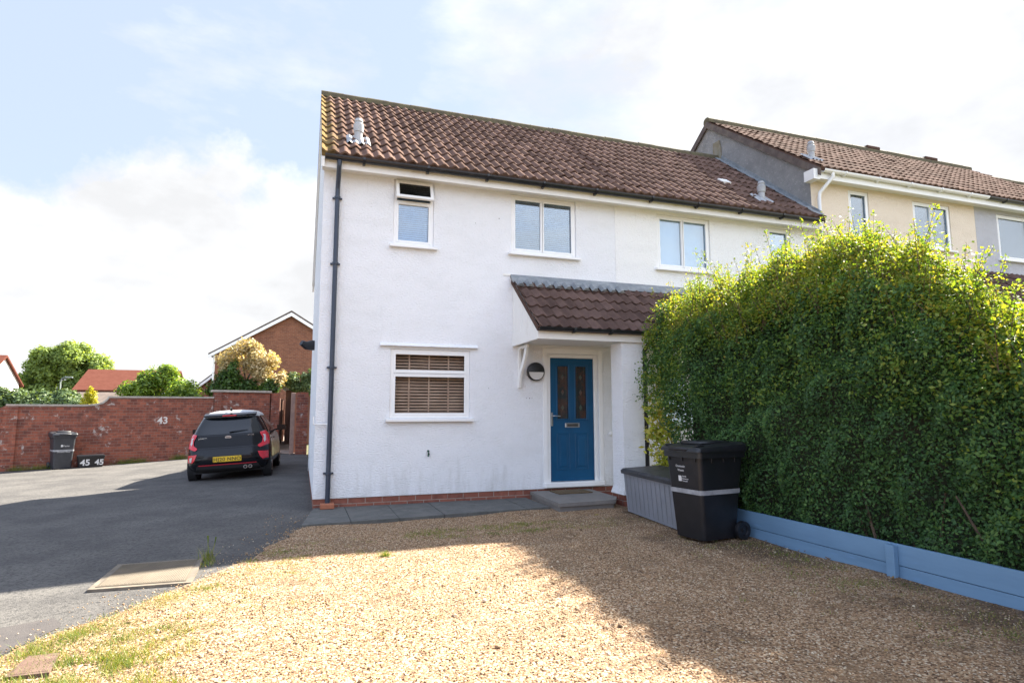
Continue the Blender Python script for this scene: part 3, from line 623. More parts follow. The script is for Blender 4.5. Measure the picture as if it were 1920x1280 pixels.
# ---------------------------------------------------------------- the neighbour
OFF2 = (7.1, 0, 0)
H2 = thing('mid_terrace_house', 'brighter white mid terrace house joined to the right of the blue door house', 'house', OFF2)
W_n1 = (5.727, 6.871, 3.931, 4.925); W_n2 = (8.20, 8.77, 3.95, 4.925)
mb = MB(); wall_holes(mb, 4.882, 9.35, 0, 5.02, [W_n1, W_n2, (5.75, 6.9, 1.0, 2.1)], -.004); mb.add([(4.882, -.004, .0), (4.882, .2, 0), (4.882, .2, 5.02), (4.882, -.004, 5.02)], [(0, 1, 2, 3)])
MB().add([(4.89, 6.2, 0), (9.34, 6.2, 0), (9.34, 6.2, 4.5), (4.89, 6.2, 4.5)], [(0, 1, 2, 3)]).build('rear_wall', m_white2, H2, False, OFF2)
me = bpy.data.meshes.new('wall'); me.from_pydata([(v[0]-OFF2[0], v[1], v[2]) for v in mb.v], [], mb.f); me.update(); link('wall', me, m_white2, H2, fix=False)
roof2 = tiles('roof', m_tile1, H2, OFF2, 4.882, 9.34, EY, EZ, RYY, RZ, rows=11, A=.042, lip=.03, seed=2)
mb = MB(); mb.add([(4.89, RYY, RZ), (9.34, RYY, RZ), (9.34, 6.45, 4.55), (4.89, 6.45, 4.55)], [(0, 1, 2, 3)]); mb.build('rear_roof_slope', m_tile2, roof2, False, OFF2)
ridge(roof2, OFF2, 4.882, 9.34, RYY, RZ+.055, m_ridge, .09)
eaves(H2, OFF2, 4.882, 9.36)
gutter(H2, OFF2, 4.882, 9.30, -.325, 5.085, m_black, r=.062, step=.95)
window(H2, OFF2, *W_n1, split=6.29, blind='v'); window(H2, OFF2, *W_n2, blind='flat')
window(H2, OFF2, 5.75, 6.9, 1.0, 2.1, split=6.3, blind='v')
vent(H2, OFF2, 8.32, EY, EZ, RYY-EY, RZ-EZ, .22)
MB().box(-.11, .11, -.10, .10, .03, .075).xf(Matrix.Translation((8.0, .95, EZ+(.95-EY)*sl)) @ Matrix.Rotation(math.atan(sl), 4, 'X')).build('pale_vent_tile', m_upvc, roof2, False, OFF2)
pr2 = tiles('porch_roof', m_tile3, H2, OFF2, 4.882, 8.1, CY-.03, CZ-.02, TY-.02, TZ-.06, rows=5, A=.036, lip=.026, seed=4)
MB().prism([(-.14, TZ-.115), (-.125, TZ-.07), (-.006, TZ+.045), (-.006, TZ-.02)], 'x', 4.882, 8.1).build('lead_flashing', m_lead, pr2, False, OFF2)
cf = MB(); cf.box(4.90, 8.1, CY, CY+.023, 2.425, 2.60); cf.box(4.90, 8.1, CY+.023, -.008, 2.46, 2.472); cf.build('canopy_fascia', m_fascia, H2, False, OFF2)

# ---------------------------------------------------------------- taller terrace beyond
E2, R2Z, R2Y = 6.17, 8.72, 3.10
def tall_house(name, label, x0, x1, wm, wins, mgut, gable=False, dz=0):
    off = ((x0+x1)/2, 0, 0); H = thing(name, label, 'house', off); ez, rz = E2+dz, R2Z+dz
    mb = MB(); wall_holes(mb, x0, x1-.003, 0, ez-.1, [w[0] for w in wins], 0)
    MB().box(x0, x1-.003, 6.61, 6.62, 0, ez-.1).build('rear_wall', wm, H, False, off)
    me = bpy.data.meshes.new('wall'); me.from_pydata([(v[0]-off[0], v[1], v[2]) for v in mb.v], [], mb.f); me.update(); link('wall', me, wm, H, fix=False)
    for xx, mm, nm in ((x0, m_party, 'party_wall'), (x1-.004, wm, 'far_gable')):
        g_ = MB(); g_.prism([(0.001, 0), (6.6, 0), (6.6, ez-.1), (R2Y, rz-.06), (0.001, ez+.16)], 'x', xx, xx+(.16 if xx == x0 else -.16)); g_.build(nm, mm, H, False, off)
    rf = tiles('roof', m_tile2, H, off, x0-(.05 if gable else 0), x1-.003, EY, ez, R2Y, rz, rows=11, A=.030, lip=.03, ns=6, seed=int(x0))
    MB().add([(x0-.05*gable, R2Y, rz), (x1-.003, R2Y, rz), (x1-.003, 6.75, ez), (x0-.05*gable, 6.75, ez)], [(0, 1, 2, 3)]).build('rear_roof_slope', m_tile2, rf, False, off)
    ridge(rf, off, x0-(.05 if gable else 0), x1-.003, R2Y, rz+.06, m_ridge, .10)
    f = MB(); f.box(x0, x1-.003, -.25, -.228, ez-.20, ez-.02); f.box(x0, x1-.003, -.228, -.002, ez-.155, ez-.145); f.build('fascia', m_upvc, H, False, off)
    gutter(H, off, x0+.02, x1-.003, -.315, ez-.035, mgut, step=.9)
    for w in wins: window(H, off, *w[0], split=w[1], blind=w[2])
    return H, rf, off
H3, rf3, off3 = tall_house('cream_terrace_house', 'cream rendered taller terrace house with white gutter above the hedge', 9.36, 14.12, m_cream, [((10.35, 10.91, 4.95, 5.95), None, 'flat'), ((12.18, 13.32, 4.90, 5.92), 12.75, 'v')], m_upvc, True)
vg = MB(); vg.prism([(EY+.0, E2-.17), (EY, E2-.01), (R2Y, R2Z-.0), (R2Y, R2Z-.17)], 'x', 9.30, 9.325); vg.prism([(R2Y, R2Z-.0), (6.75, E2), (6.75, E2-.17), (R2Y, R2Z-.17)], 'x', 9.30, 9.325)
vg.build('bargeboard', mat('weathered_verge', (.09, .07, .065), .9, (.15, .12, .10), 5, 5), H3, False, off3)
# stepped lead flashing where the lower roof meets the party wall
MB().prism([(EY+.05, EZ+.03), (EY+.05, EZ+.17), (RYY-.1, RZ+.10), (RYY-.1, RZ-.04)], 'x', 9.335, 9.352).build('step_flashing', m_lead, H3, False, off3)
fl = MB(); fl.add([(9.19, EY, EZ+.075), (9.36, EY, EZ+.09), (9.36, RYY-.1, RZ+.01), (9.19, RYY-.1, RZ-.005)], [(0, 1, 2, 3)]); fl.build('valley_flashing', m_lead, H3, False, off3)
dp = MB(); dp.tube([(9.62, -.315, E2-.07), (9.62, -.315, E2-.16), (9.50, -.09, E2-.42), (9.48, -.08, E2-.55), (9.48, -.08, .2)], .036, 12); dp.build('downpipe', m_upvc, H3, True, off3)
MB().box(9.20, 9.36, -.25, -.004, 5.95, 6.16).build('soffit_box', m_upvc, H3, False, off3)
vent(H3, off3, 9.75, EY, E2, R2Y-EY, R2Z-E2, .30)
MB().prism([(2.62, 7.85), (2.68, 8.05), (2.9, 8.05), (2.93, 7.4), (2.62, 7.4)], 'x', 9.325, 9.357).build('moss_stain_block', mat('mossy_render', (.20, .17, .11), .95, (.24, .22, .18), 9, 5), H3, False, off3)
H4, rf4, off4 = tall_house('grey_terrace_house', 'grey rendered terrace house at the right edge above the hedge', 14.12, 18.9, m_grey, [((14.85, 16.3, 4.85, 5.92), 15.95, 'v')], m_black)
for xx in (14.9, 17.2): MB().bbox(xx-.25, xx+.25, R2Y-.12, R2Y+.12, R2Z+.05, R2Z+.15, .02).build('ridge_vent', m_tile2, rf4, False, off4)
H5, rf5, off5 = tall_house('far_terrace_house', 'furthest terrace roof stepping down past the grey rendered house', 18.9, 23.7, m_cream, [((20, 21, 4.4, 5.3), 20.5, 'v')], m_black, dz=-.18)
tiles('porch_roof', m_tile3, H4, off4, 13.3+.85, 17.0, CY-.03, 3.5, -.02, 4.5, rows=5, A=.03, seed=9)
cf = MB(); cf.box(14.2, 17.0, CY, CY+.023, 3.35, 3.52); cf.box(14.2, 17.0, CY+.023, -.008, 3.4, 3.41); cf.build('canopy_fascia', m_fascia, H4, False, off4)
tiles('porch_roof', m_tile3, H3, off3, 12.4, 14.1, CY-.03, 3.5, -.02, 4.5, rows=5, A=.03, seed=10)

# ---------------------------------------------------------------- doorstep, mat
st = thing('door_step', 'low grey stone slab step in front of the blue door', 'step', (3.7, -.6, 0)); so_ = (3.7, -.6, 0)
mb = MB(); mb.prism([(3.19, -1.33), (4.10, -1.26), (4.26, -1.0), (4.30, -.004), (3.27, -.004)], 'z', .085, .135); mb.build('tread', m_step, st, False, so_)
mb = MB(); mb.prism([(3.21, -1.30), (4.08, -1.23), (4.24, -.98), (4.28, -.006), (3.29, -.006)], 'z', -.05, .084); mb.build('riser', m_step, st, False, so_)
dm = MB(); dm.bbox(3.55, 4.12, -.50, -.12, .136, .152, .004); tag(dm.build('doormat', mat('coir', (.15, .10, .05), .98, (.09, .065, .035), 30, 5, .4, .6, .9, 200, .006)), 'brown coir doormat lying on the step at the blue door', 'doormat')

# ---------------------------------------------------------------- storage box
sb = thing('storage_box', 'grey plastic garden storage box with dark lid beside the porch pillar', 'storage box', (3.98, -2.33, .01), R(-5.6+0))
def garden_box():
    L2 = .75; h = .54
    f = MB()
    # body flaring outwards at the top: local x depth 0..0.55, y length
    f.add([(.04, -L2+.03, .02), (.52, -L2+.03, .02), (.52, L2-.03, .02), (.04, L2-.03, .02), (0, -L2, h), (.56, -L2, h), (.56, L2, h), (0, L2, h)], [(0, 3, 2, 1), (4, 5, 6, 7), (0, 1, 5, 4), (1, 2, 6, 5), (2, 3, 7, 6), (3, 0, 4, 7)])
    m_sb = mat('grey_box_plastic', (.24, .255, .29), .5, (.21, .225, .255), 3, 4, bump=.1, bscale=60)
    f.build('body', m_sb, sb)
    gr = MB()
    for k in range(12):
        y = -L2+.09+k*(2*L2-.18)/11
        gr.add([(.036, y-.004, .05), (.036, y+.004, .05), (-.0025, y+.004, h-.03), (-.0025, y-.004, h-.03)], [(0, 1, 2, 3)])
    gr.build('panel_grooves', mat('box_groove', (.10, .11, .13), .6), sb)
    m_lid = mat('charcoal_lid', (.030, .032, .038), .45, (.045, .047, .052), 4, 4)
    for (a, b) in ((-L2-.02, .24), (.246, L2+.02)):
        l = MB(); l.prism([(-.03, h-.012), (-.035, h+.03), (0, h+.055), (.56, h+.085), (.59, h+.05), (.59, h-.012)], 'y', a, b)
        l.build('lid', m_lid, sb)
garden_box()

# ---------------------------------------------------------------- wheelie bins
m_bin = mat('black_bin_plastic', (.010, .011, .014), .38, (.016, .016, .02), 5, 5, .45, .7, .08, 90)
m_bin2 = mat('faded_bin_plastic', (.030, .033, .040), .45, (.045, .048, .055), 5, 5, .45, .7, .08, 90)
m_print = mat('white_print', (.62, .62, .62), .6)
m_tape = mat('grey_reflective_tape', (.36, .37, .39), .5, (.25, .26, .28), 10, 5)
def rrect(w0, w1, d0, d1, r, n=4):   # rounded rectangle points counter clockwise
    pts = []
    for (cx_, cy_, a0) in ((w1-r, d1-r, 0), (w0+r, d1-r, 90), (w0+r, d0+r, 180), (w1-r, d0+r, 270)):
        for i in range(n+1): a = R(a0+90*i/n); pts.append((cx_+r*math.cos(a), cy_+r*math.sin(a)))
    return pts
def loft(rings, closed_ends=True):
    mb = MB(); n = len(rings[0]); V = [p for r_ in rings for p in r_]; F = []
    for i in range(len(rings)-1):
        for t in range(n): F.append((i*n+t, i*n+(t+1) % n, (i+1)*n+(t+1) % n, (i+1)*n+t))
    if closed_ends: F += [tuple(range(n))[::-1], tuple(range((len(rings)-1)*n, len(rings)*n))]
    return mb.add(V, F)
def wheelie_bin(root, mbody, tape, lines, sc_=1.0, stripe=None):
    """front faces local -x; width along y; wheels and handle at +x"""
    def ring(z, t): # t 0 bottom..1 top
        w = .215+.055*t; f0 = -.24-.08*t; b0 = .24+.10*t
        return [(x, y, z) for x, y in rrect(f0, b0, -w, w, .045)]
    zs = [(0.02, 0), (.05, .03), (.30, .28), (.60, .58), (.90, .88), (.93, .92)]
    body = loft([ring(z, t) for z, t in zs]).build('body', mbody, root, True)
    rim = loft([[(x, y, z) for x, y in rrect(-.335, .355, -.29, .29, .05)] for z in (.90, .965)]).build('rim', mbody, root, True)
    lid = MB(); rr = [(.965, 0), (.985, .0), (1.01, .012), (1.03, .06)]
    lid = loft([[(x*1.02, y, z+.05*max(0, (x+.35))*(1 if z > .97 else .0)) for x, y in rrect(-.365+q, .36-q*.3, -.305+q, .305-q, .05)] for z, q in rr])
    ld = lid.build('lid', mbody, root, True)
    MB().bbox(-.20, .26, -.16, .16, 1.03, 1.075, .018).build('lid_panel', mbody, ld, True)
    MB().bbox(-.385, -.335, -.14, .14, .975, 1.012, .012).build('lid_handle', mbody, ld, True)
    MB().bbox(-.33, -.24, -.26, -.20, 1.028, 1.040, .003).bbox(-.33, -.24, .20, .26, 1.028, 1.040, .003).build('lid_pads', mbody, ld, True)
    hn = MB().tube([(.345, -.24, .95), (.42, -.24, .985), (.42, .24, .985), (.345, .24, .95)], .015, 8).build('handle', mbody, root, True)
    for y in (-.20, 0, .20): MB().bbox(-.325, -.27, y-.006, y+.006, .86, .905, .002).build('rim_rib', mbody, root)
    for x in (-.15, .02, .19):
        for s in (-1, 1): MB().bbox(x-.006, x+.006, s*.255-.02, s*.255+.02, .85, .905, .002).build('rim_rib', mbody, root)
    MB().tube([(.27, -.28, .10), (.27, .28, .10)], .011, 8).build('axle', m_chrome, root)
    for s in (-1, 1):
        w = MB().lathe((.27, s*.262, .10), [(.055, -.024*s), (.098, -.024*s), (.10, -.015*s), (.10, .015*s), (.098, .024*s), (.06, .024*s), (.055, .012*s), (.02, .012*s), (.018, .028*s)], 'y', 24).build('wheel', mbody, root, True)
    if tape:
        def tr_(z): t = (z-.02)/.92; w = .2155+.055*t+.003; return [(x, y, z) for x, y in rrect(-.24-.08*t-.003, .24+.10*t+.003, -w, w, .045)]
        tp = loft([tr_(.505), tr_(.555)], False).build('reflective_tape', m_tape, root, True)
    for (s, size, z, y, depth) in lines:
        t = (z-.02)/.92; x = -.24-.08*t-.002
        T = text_mb(s, size).xf(frame_xf((x, y, z), (0, -1, 0), (-.085, 0, 1)))
        T.build('printed_text', m_print, root)
    t = (.66-.02)/.92; x = -.24-.08*t-.003
    lg = MB(); lg.prism([(-.022, -.03), (.022, -.03), (.026, .0), (.022, .03), (-.022, .03)], 'z', 0, .002).xf(frame_xf((x, .055, .665), (0, -1, 0), (-.085, 0, 1))); lg.build('printed_logo', m_print, root)
BTXT = [('Domestic', .036, .80, .035, 0), ('Waste', .036, .755, .035, 0), ('North', .024, .69, -.01, 0), ('Somerset', .024, .665, -.025, 0), ('Council', .024, .64, -.015, 0)]
b1 = thing('wheelie_bin', 'black wheelie bin with grey tape band in front of the storage box by the hedge', 'wheelie bin', (4.06, -3.36, .012), R(8)); b1.scale = (1, 1, .975)
wheelie_bin(b1, m_bin, True, BTXT)
b2 = thing('wheelie_bin', 'small distant wheelie bin standing against the red brick wall', 'wheelie bin', (-6.69, 11.85, -.235), R(116))
wheelie_bin(b2, m_bin2, True, [('Waste', .07, .66, -.03, 0), ('Domestic Waste', .045, .49, 0, 0)])

# ---------------------------------------------------------------- blue timber edging of the hedge bed
m_bp = mat('blue_painted_timber', (.16, .285, .43), .6, (.12, .225, .35), 5, 9, .45, .75, .25, 40, .004, stretch=(1, .15, 1), third=((.16, .30, .50), 18, .6, .75))
pb = thing('plank_edging', 'low blue painted timber plank edging along the foot of the hedge', 'edging', (4.55, -6, 0)); po = (4.55, -6, 0)
for (ya, yb) in ((-5.20, -3.05), (-7.6, -5.204), (-9.8, -7.604)):
    MB().bbox(4.545, 4.575, ya, yb, .115, .285, .003).build('plank', m_bp, pb, False, po)
    MB().bbox(4.547, 4.575, ya, yb, -.03, .110, .003).build('plank', m_bp, pb, False, po)
for y in (-5.22, -7.6): MB().bbox(4.49, 4.543, y-.04, y+.04, -.03, .275, .004).build('post', m_bp, pb, False, po)
struct(MB().prism([(4.576, -9.8), (6.3, -9.8), (6.3, -.5), (4.95, -.5), (4.95, -1.5), (4.576, -3.0)], 'z', -.02, .12).build('hedge_bed_soil', mat('soil', (.05, .035, .025), .95, (.09, .065, .045), 20, 6, .4, .7, .8, 50, .03)))

# ---------------------------------------------------------------- foliage
def leafcloud(P, Nn, size, m, name, parent=None, aspect=.55, spread=.7, fold=.18, off=(0, 0, 0)):
    n = len(P); Nn = Nn+rng.normal(0, spread, (n, 3)); Nn /= np.linalg.norm(Nn, axis=1)[:, None]+1e-9
    a = rng.normal(0, 1, (n, 3)); a -= (a*Nn).sum(1)[:, None]*Nn; a /= np.linalg.norm(a, axis=1)[:, None]+1e-9; b = np.cross(Nn, a)
    s = (size*rng.uniform(.5, 1.55, n))[:, None]; P = P-np.array(off)
    V = np.stack([P-a*s*.5, P+b*s*aspect*.5-Nn*s*fold*.5, P+a*s*.5, P-b*s*aspect*.5-Nn*s*fold*.5], 1).reshape(-1, 3)
    return fast(name, V, np.arange(4*n).reshape(-1, 4), m, parent)
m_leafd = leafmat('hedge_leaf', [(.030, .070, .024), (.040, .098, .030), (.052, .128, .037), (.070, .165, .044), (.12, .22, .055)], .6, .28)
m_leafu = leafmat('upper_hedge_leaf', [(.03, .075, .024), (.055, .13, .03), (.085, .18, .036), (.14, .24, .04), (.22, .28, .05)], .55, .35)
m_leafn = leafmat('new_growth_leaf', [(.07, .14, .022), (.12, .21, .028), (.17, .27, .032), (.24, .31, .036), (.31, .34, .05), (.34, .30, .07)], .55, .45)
HP = [(-9.8, 3.0), (-7.5, 3.0), (-7.0, 2.6), (-6.5, 1.98), (-5.95, 2.12), (-5.65, 2.55), (-5.25, 2.90), (-4.7, 3.05), (-4.2, 3.12), (-3.8, 3.12), (-3.3, 3.0), (-2.6, 3.05), (-2.0, 2.97), (-1.3, 2.98), (-.6, 2.95), (0, 2.6)]
hy = np.array([p[0] for p in HP]); hz_ = np.array([p[1] for p in HP])
def hh(y, x=5.2):
    y = np.asarray(y)-.9*(np.asarray(x)-5.0)
    return np.interp(y, hy, hz_)+.05*np.sin(y*5.1)+.035*np.sin(y*11.7+1)
def fx(y, z):   # x of the clipped face
    return 4.66+.05*np.sin(y*2.3+z*1.7)+.035*np.sin(y*6.1-z*3.9+2)+.025*np.sin(z*8+y*3)-.10*np.exp(-((z-1.3)/.9)**2)-.02*np.clip((z-2.2)/1.0, 0, 1)**2
hedge = thing('hedge', 'tall dense green hedge with yellow new growth on top above the blue plank edging', 'hedge', (5.3, -5, 0)); ho = (5.3, -5, 0)
Y0, Y1 = -9.6, -1.33
def end_shift(x): return 0
n = 115000; y = rng.uniform(Y0, Y1, n); z = rng.uniform(.06, 1, n)**.95*(hh(y, 4.7)-.42); dpt = rng.exponential(.055, n)-.085*(np.sin(y*7.3+z*4.1)*np.sin(z*6.7-y*2.9)+.5*np.sin(y*15+z*9))*.9
thinb = (rng.random(n) < np.clip((z-.02)/.30, .45, 1)) & (y < Y1-.66*np.clip((2.15-z)/1.1, 0, 1))
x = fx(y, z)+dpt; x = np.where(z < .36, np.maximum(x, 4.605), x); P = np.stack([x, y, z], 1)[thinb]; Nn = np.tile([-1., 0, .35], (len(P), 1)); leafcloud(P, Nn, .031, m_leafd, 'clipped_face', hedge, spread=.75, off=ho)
n = 16000; xx = rng.uniform(4.6, 6.1, n); z = rng.uniform(.2, 1, n)*hh(np.full(n, Y1)); P = np.stack([xx, Y1+.05*np.sin(z*4)-.20-rng.exponential(.05, n)-.66*np.clip((2.15-z)/1.1, 0, 1)-.25*((xx-5.3)/.9)**2*(xx < 5.3)+.1, z], 1); leafcloud(P, np.tile([0, 1., .2], (n, 1)), .034, m_leafd, 'house_end_face', hedge, off=ho)
# rounded top
def bev(t): return .62*np.clip(1-t/.36, 0, 1)**1.4+.16*np.clip((t-.6)/.4, 0, 1)
n = 90000; y = rng.uniform(Y0, Y1, n); t = rng.uniform(0, 1, n)**1.35; x = 4.60+1.35*t-.06*np.sin(y*8.3+t*7)*np.sin(t*19+y*3); prof = np.sqrt(np.clip(1-((t-.42)/.62)**2, 0, 1))
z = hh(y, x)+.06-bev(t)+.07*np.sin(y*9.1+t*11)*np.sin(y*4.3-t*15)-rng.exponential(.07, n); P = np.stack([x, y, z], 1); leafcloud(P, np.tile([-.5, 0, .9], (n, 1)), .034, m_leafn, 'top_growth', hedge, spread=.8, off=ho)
# clumps and shoots of new growth
Ps = []; tw = MB()
for k in range(1500):
    yy = rng.uniform(Y0, Y1+.1); xx = 4.6+1.2*rng.random()**1.2; z0 = float(hh(yy, xx)-bev((xx-4.6)/1.35))-.08; L_ = abs(rng.normal(.18, .12))+.05
    if rng.random() < .10: L_ += rng.uniform(.1, .3)
    d = np.array([rng.normal(-.15, .35), rng.normal(0, .35), 1.]); d /= np.linalg.norm(d); nl = int(14+L_*95)
    tt = rng.random(nl); c = np.array([xx, yy, z0])+d*(tt*L_)[:, None]; rad = (.065*(1-tt)+.018)[:, None]
    Ps.append(c+rng.normal(0, 1, (nl, 3))*rad)
    tw.tube([(xx, yy, z0-.1), tuple(np.array([xx, yy, z0])+d*L_)], [.004, .0015], 4)
Ps = np.concatenate(Ps); leafcloud(Ps, np.tile([0, 0, .4], (len(Ps), 1)), .030, m_leafn, 'shoots', hedge, spread=1., off=ho)
# tufts bulging from the upper face
Ps = []
for k in range(420):
    yy = rng.uniform(Y0, Y1); u_ = rng.random(); zz = float(hh(yy, 4.7))-.55-u_**1.5*1.0; xx = float(fx(yy, zz))-.02; nl = 55
    Ps.append(np.array([xx, yy, zz])+rng.normal(0, 1, (nl, 3))*np.array([.05, .09, .06]))
Ps = np.concatenate(Ps); leafcloud(Ps, np.tile([-.6, 0, .6], (len(Ps), 1)), .034, m_leafu, 'face_tufts', hedge, spread=.9, off=ho)
tw.build('twigs', mat('twig_bark', (.12, .08, .05), .9), hedge, False, ho)
# inner mass: dark woody core
core = MB(); ys_ = fr(Y0+.1, Y1-.90, 40); rings = []
for yv in ys_:
    h = float(hh(yv)); rings.append([(float(fx(yv, zz))+.17, yv, zz) for zz in (.13, .7, 1.2, min(h, float(hh(yv, 4.7)))-.70)]+[(5.15, yv, float(hh(yv, 5.15))-.25), (5.6, yv, float(hh(yv, 5.6))-.4), (5.9, yv, 1.6), (5.9, yv, .12)])
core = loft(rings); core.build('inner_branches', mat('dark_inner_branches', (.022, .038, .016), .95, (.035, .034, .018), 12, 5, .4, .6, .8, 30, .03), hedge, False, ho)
stm = MB()
for k in range(46):
    yy = Y0+.2+k*.185+rng.uniform(-.06, .06); xx = rng.uniform(4.72, 4.95); p0 = Vector((xx, yy, .08)); p1 = p0+Vector((rng.uniform(-.05, .1), rng.uniform(-.12, .12), .3)); p2 = p1+Vector((rng.uniform(-.1, .1), rng.uniform(-.15, .15), .35))
    stm.tube([p0, p1, p2], [.016, .012, .007], 6)
stm.build('stems', mat('stem_bark', (.13, .09, .06), .9, (.07, .05, .035), 20, 4), hedge, False, ho)
# spotted laurel in the gap by the porch
m_aucuba = leafmat('variegated_leaf', [(.18, .26, .03), (.34, .38, .04), (.50, .50, .06), (.56, .48, .12), (.22, .32, .04)], .35, .35)
sh = thing('yellow_shrub', 'yellow green variegated shrub between the porch drainpipe and the hedge', 'shrub', (5.0, -1.15, 0)); sho = (5.0, -1.15, 0)
Ps = []; stm = MB()
for k in range(110):
    zz = rng.uniform(.35, 1.95)*(1 if k % 3 else .8); t_ = rng.random()**1.3; t_ *= 1-.5*max(0, zz-1.2); c = np.array([4.60+.20*rng.random(), -1.36-.62*t_, zz]); nl = 13
    Ps.append(c+rng.normal(0, 1, (nl, 3))*.055)
    if k % 3 == 0: stm.tube([(4.9, -1.5, .1), tuple(c)], [.008, .003], 5)
leafcloud(np.concatenate(Ps), np.tile([-.5, -.5, .5], (110*13, 1)), .085, m_aucuba, 'foliage', sh, aspect=.42, spread=.8, off=sho); stm.build('stems', mat('green_stem', (.08, .10, .04), .8), sh, False, sho)

def blob_points(blobs, n, shell=.75):
    vol = np.array([b[3]*b[4]*b[5] for b in blobs])**.7; pick = rng.choice(len(blobs), n, p=vol/vol.sum())
    B = np.array(blobs)[pick]; d = rng.normal(0, 1, (n, 3)); d /= np.linalg.norm(d, axis=1)[:, None]
    r_ = shell+(1-shell)*rng.random(n)**.5; r_ *= 1+.10*rng.normal(0, 1, n)
    return B[:, :3]+d*B[:, 3:6]*r_[:, None], d
def tree(name, label, cat, base, trunk_h, blobs, n, size, m, bark, tr=.2, shell=.55, group=None, aspect=.6, sub=0, second=None):
    t = thing(name, label, cat, base, group=group)
    if sub:      # break each lobe into clumps
        nb = []
        for b in blobs:
            for k in range(sub):
                d = rng.normal(0, 1, 3); d /= np.linalg.norm(d); q = rng.uniform(.38, .58)
                nb.append([b[0]+d[0]*b[3]*.66, b[1]+d[1]*b[4]*.66, b[2]+d[2]*b[5]*.66, b[3]*q, b[4]*q, b[5]*q])
        blobs_ = nb
    else: blobs_ = blobs
    P, d = blob_points([list(map(float, b)) for b in blobs_], n, shell); leafcloud(P, d+np.array([0, 0, .4]), size, m, 'crown', t, aspect, .6, off=base)
    if second:
        P, d = blob_points([list(map(float, b)) for b in second[0]], second[1], shell); leafcloud(P, d+np.array([0, 0, .4]), size, second[2], 'crown', t, aspect, .6, off=base)
    tk = MB(); top = (base[0], base[1], base[2]+trunk_h); tk.tube([base, ((base[0]+top[0])/2+.03, base[1], (base[2]+top[2])/2), top], [tr, tr*.8, tr*.6], 8)
    for b in blobs[:10]:
        tk.tube([top, ((top[0]+b[0])/2, (top[1]+b[1])/2, (top[2]+b[2])/2-.05*b[5]), (b[0], b[1], b[2])], [tr*.5, tr*.3, tr*.12], 6)
    tk.build('trunk', bark, t, False, base); return t
m_bark = mat('bark', (.10, .08, .06), .95, (.06, .05, .04), 12, 5)
m_lt = leafmat('broad_tree_leaf', [(.13, .19, .06), (.18, .26, .07), (.24, .33, .085), (.30, .39, .10)], .6, .5)
m_lm = leafmat('mid_shrub_leaf', [(.05, .09, .035), (.08, .13, .05), (.11, .17, .065), (.16, .22, .09)], .5, .3)
m_ll = leafmat('laurel_leaf', [(.06, .12, .02), (.12, .21, .03), (.20, .31, .04), (.28, .38, .06)], .35, .4)
m_lc = leafmat('cream_leaf', [(.22, .20, .09), (.40, .33, .16), (.55, .44, .24), (.62, .52, .32)], .5, .3)
m_ld = leafmat('dark_climber_leaf', [(.03, .06, .015), (.05, .11, .02), (.09, .17, .03)], .45, .3)
m_ly = leafmat('golden_conifer_leaf', [(.24, .26, .01), (.40, .38, .015), (.55, .48, .03)], .5, .3)
tree('broad_tree', 'big round light green tree far beyond the brick wall', 'tree', (-22.6, 62, -1.8), 4.2,
     [(-25.2, 62.4, 4.6, 1.9, 2, 2.0), (-23.6, 62.2, 6.4, 2.0, 2, 1.7), (-21.6, 61.9, 6.7, 1.9, 2, 1.6), (-20.0, 61.6, 5.2, 1.6, 2, 1.9), (-22.5, 62, 3.2, 2.6, 2, 1.4), (-24.8, 62.2, 2.6, 1.8, 2, 1.2), (-20.3, 61.8, 3.0, 1.5, 2, 1.2), (-23.0, 62, 1.7, 3.0, 2, 1.4), (-25.9, 62.6, 3.3, 1.5, 2, 1.8), (-22.5, 61.5, 4.9, 2.2, 1.5, 2.2)], 40000, .30, m_lt, m_bark, .38, .2, sub=10)
tree('distant_shrub', 'rounded mid green bushes left of the street lamp beyond the wall', 'bush', (-12.4, 29.1, -.6), 2.0, [(-12.6, 29.1, 1.95, 1.1, .9, .85), (-11.6, 28.8, 1.6, .8, .9, .75)], 9000, .17, m_lm, m_bark, .1, .3, sub=8)
tree('distant_shrub', 'dark green bush at the left edge below the white gable house', 'bush', (-13.9, 29.7, -.6), 2.0, [(-13.9, 29.7, 1.85, 1.1, .9, .75), (-14.9, 29.9, 2.0, .9, .9, .8)], 6000, .17, m_lm, m_bark, .1, .5, sub=8)
tree('distant_shrub', 'low green bush right of the street lamp beyond the wall', 'bush', (-10.9, 28.4, -.6), 1.8, [(-10.9, 28.4, 1.55, .8, .8, .65)], 6000, .17, m_lm, m_bark, .1, .5, sub=7)
tree('golden_conifer', 'small bright yellow conical conifer just behind the brick wall', 'conifer', (-10.15, 26.2, -.4), 2.2, [(-10.15, 26.2, 1.55, .46, .46, .55), (-10.15, 26.2, 2.0, .34, .34, .45), (-10.16, 26.2, 2.35, .17, .17, .3)], 5000, .10, m_ly, m_bark, .05, .3, aspect=.35, sub=9)
tree('laurel_bush', 'bright green spiky bush behind the middle of the brick wall', 'bush', (-5.5, 18.1, -.2), 1.6, [(-5.5, 18.1, 2.25, 1.0, .8, .85), (-6.35, 18.4, 2.0, .8, .7, .65), (-4.6, 17.8, 2.0, .8, .7, .7), (-5.3, 18, 2.85, .45, .4, .42), (-5.8, 18.1, 2.7, .5, .4, .4)], 13000, .15, m_ll, m_bark, .06, .1, aspect=.35, sub=14)
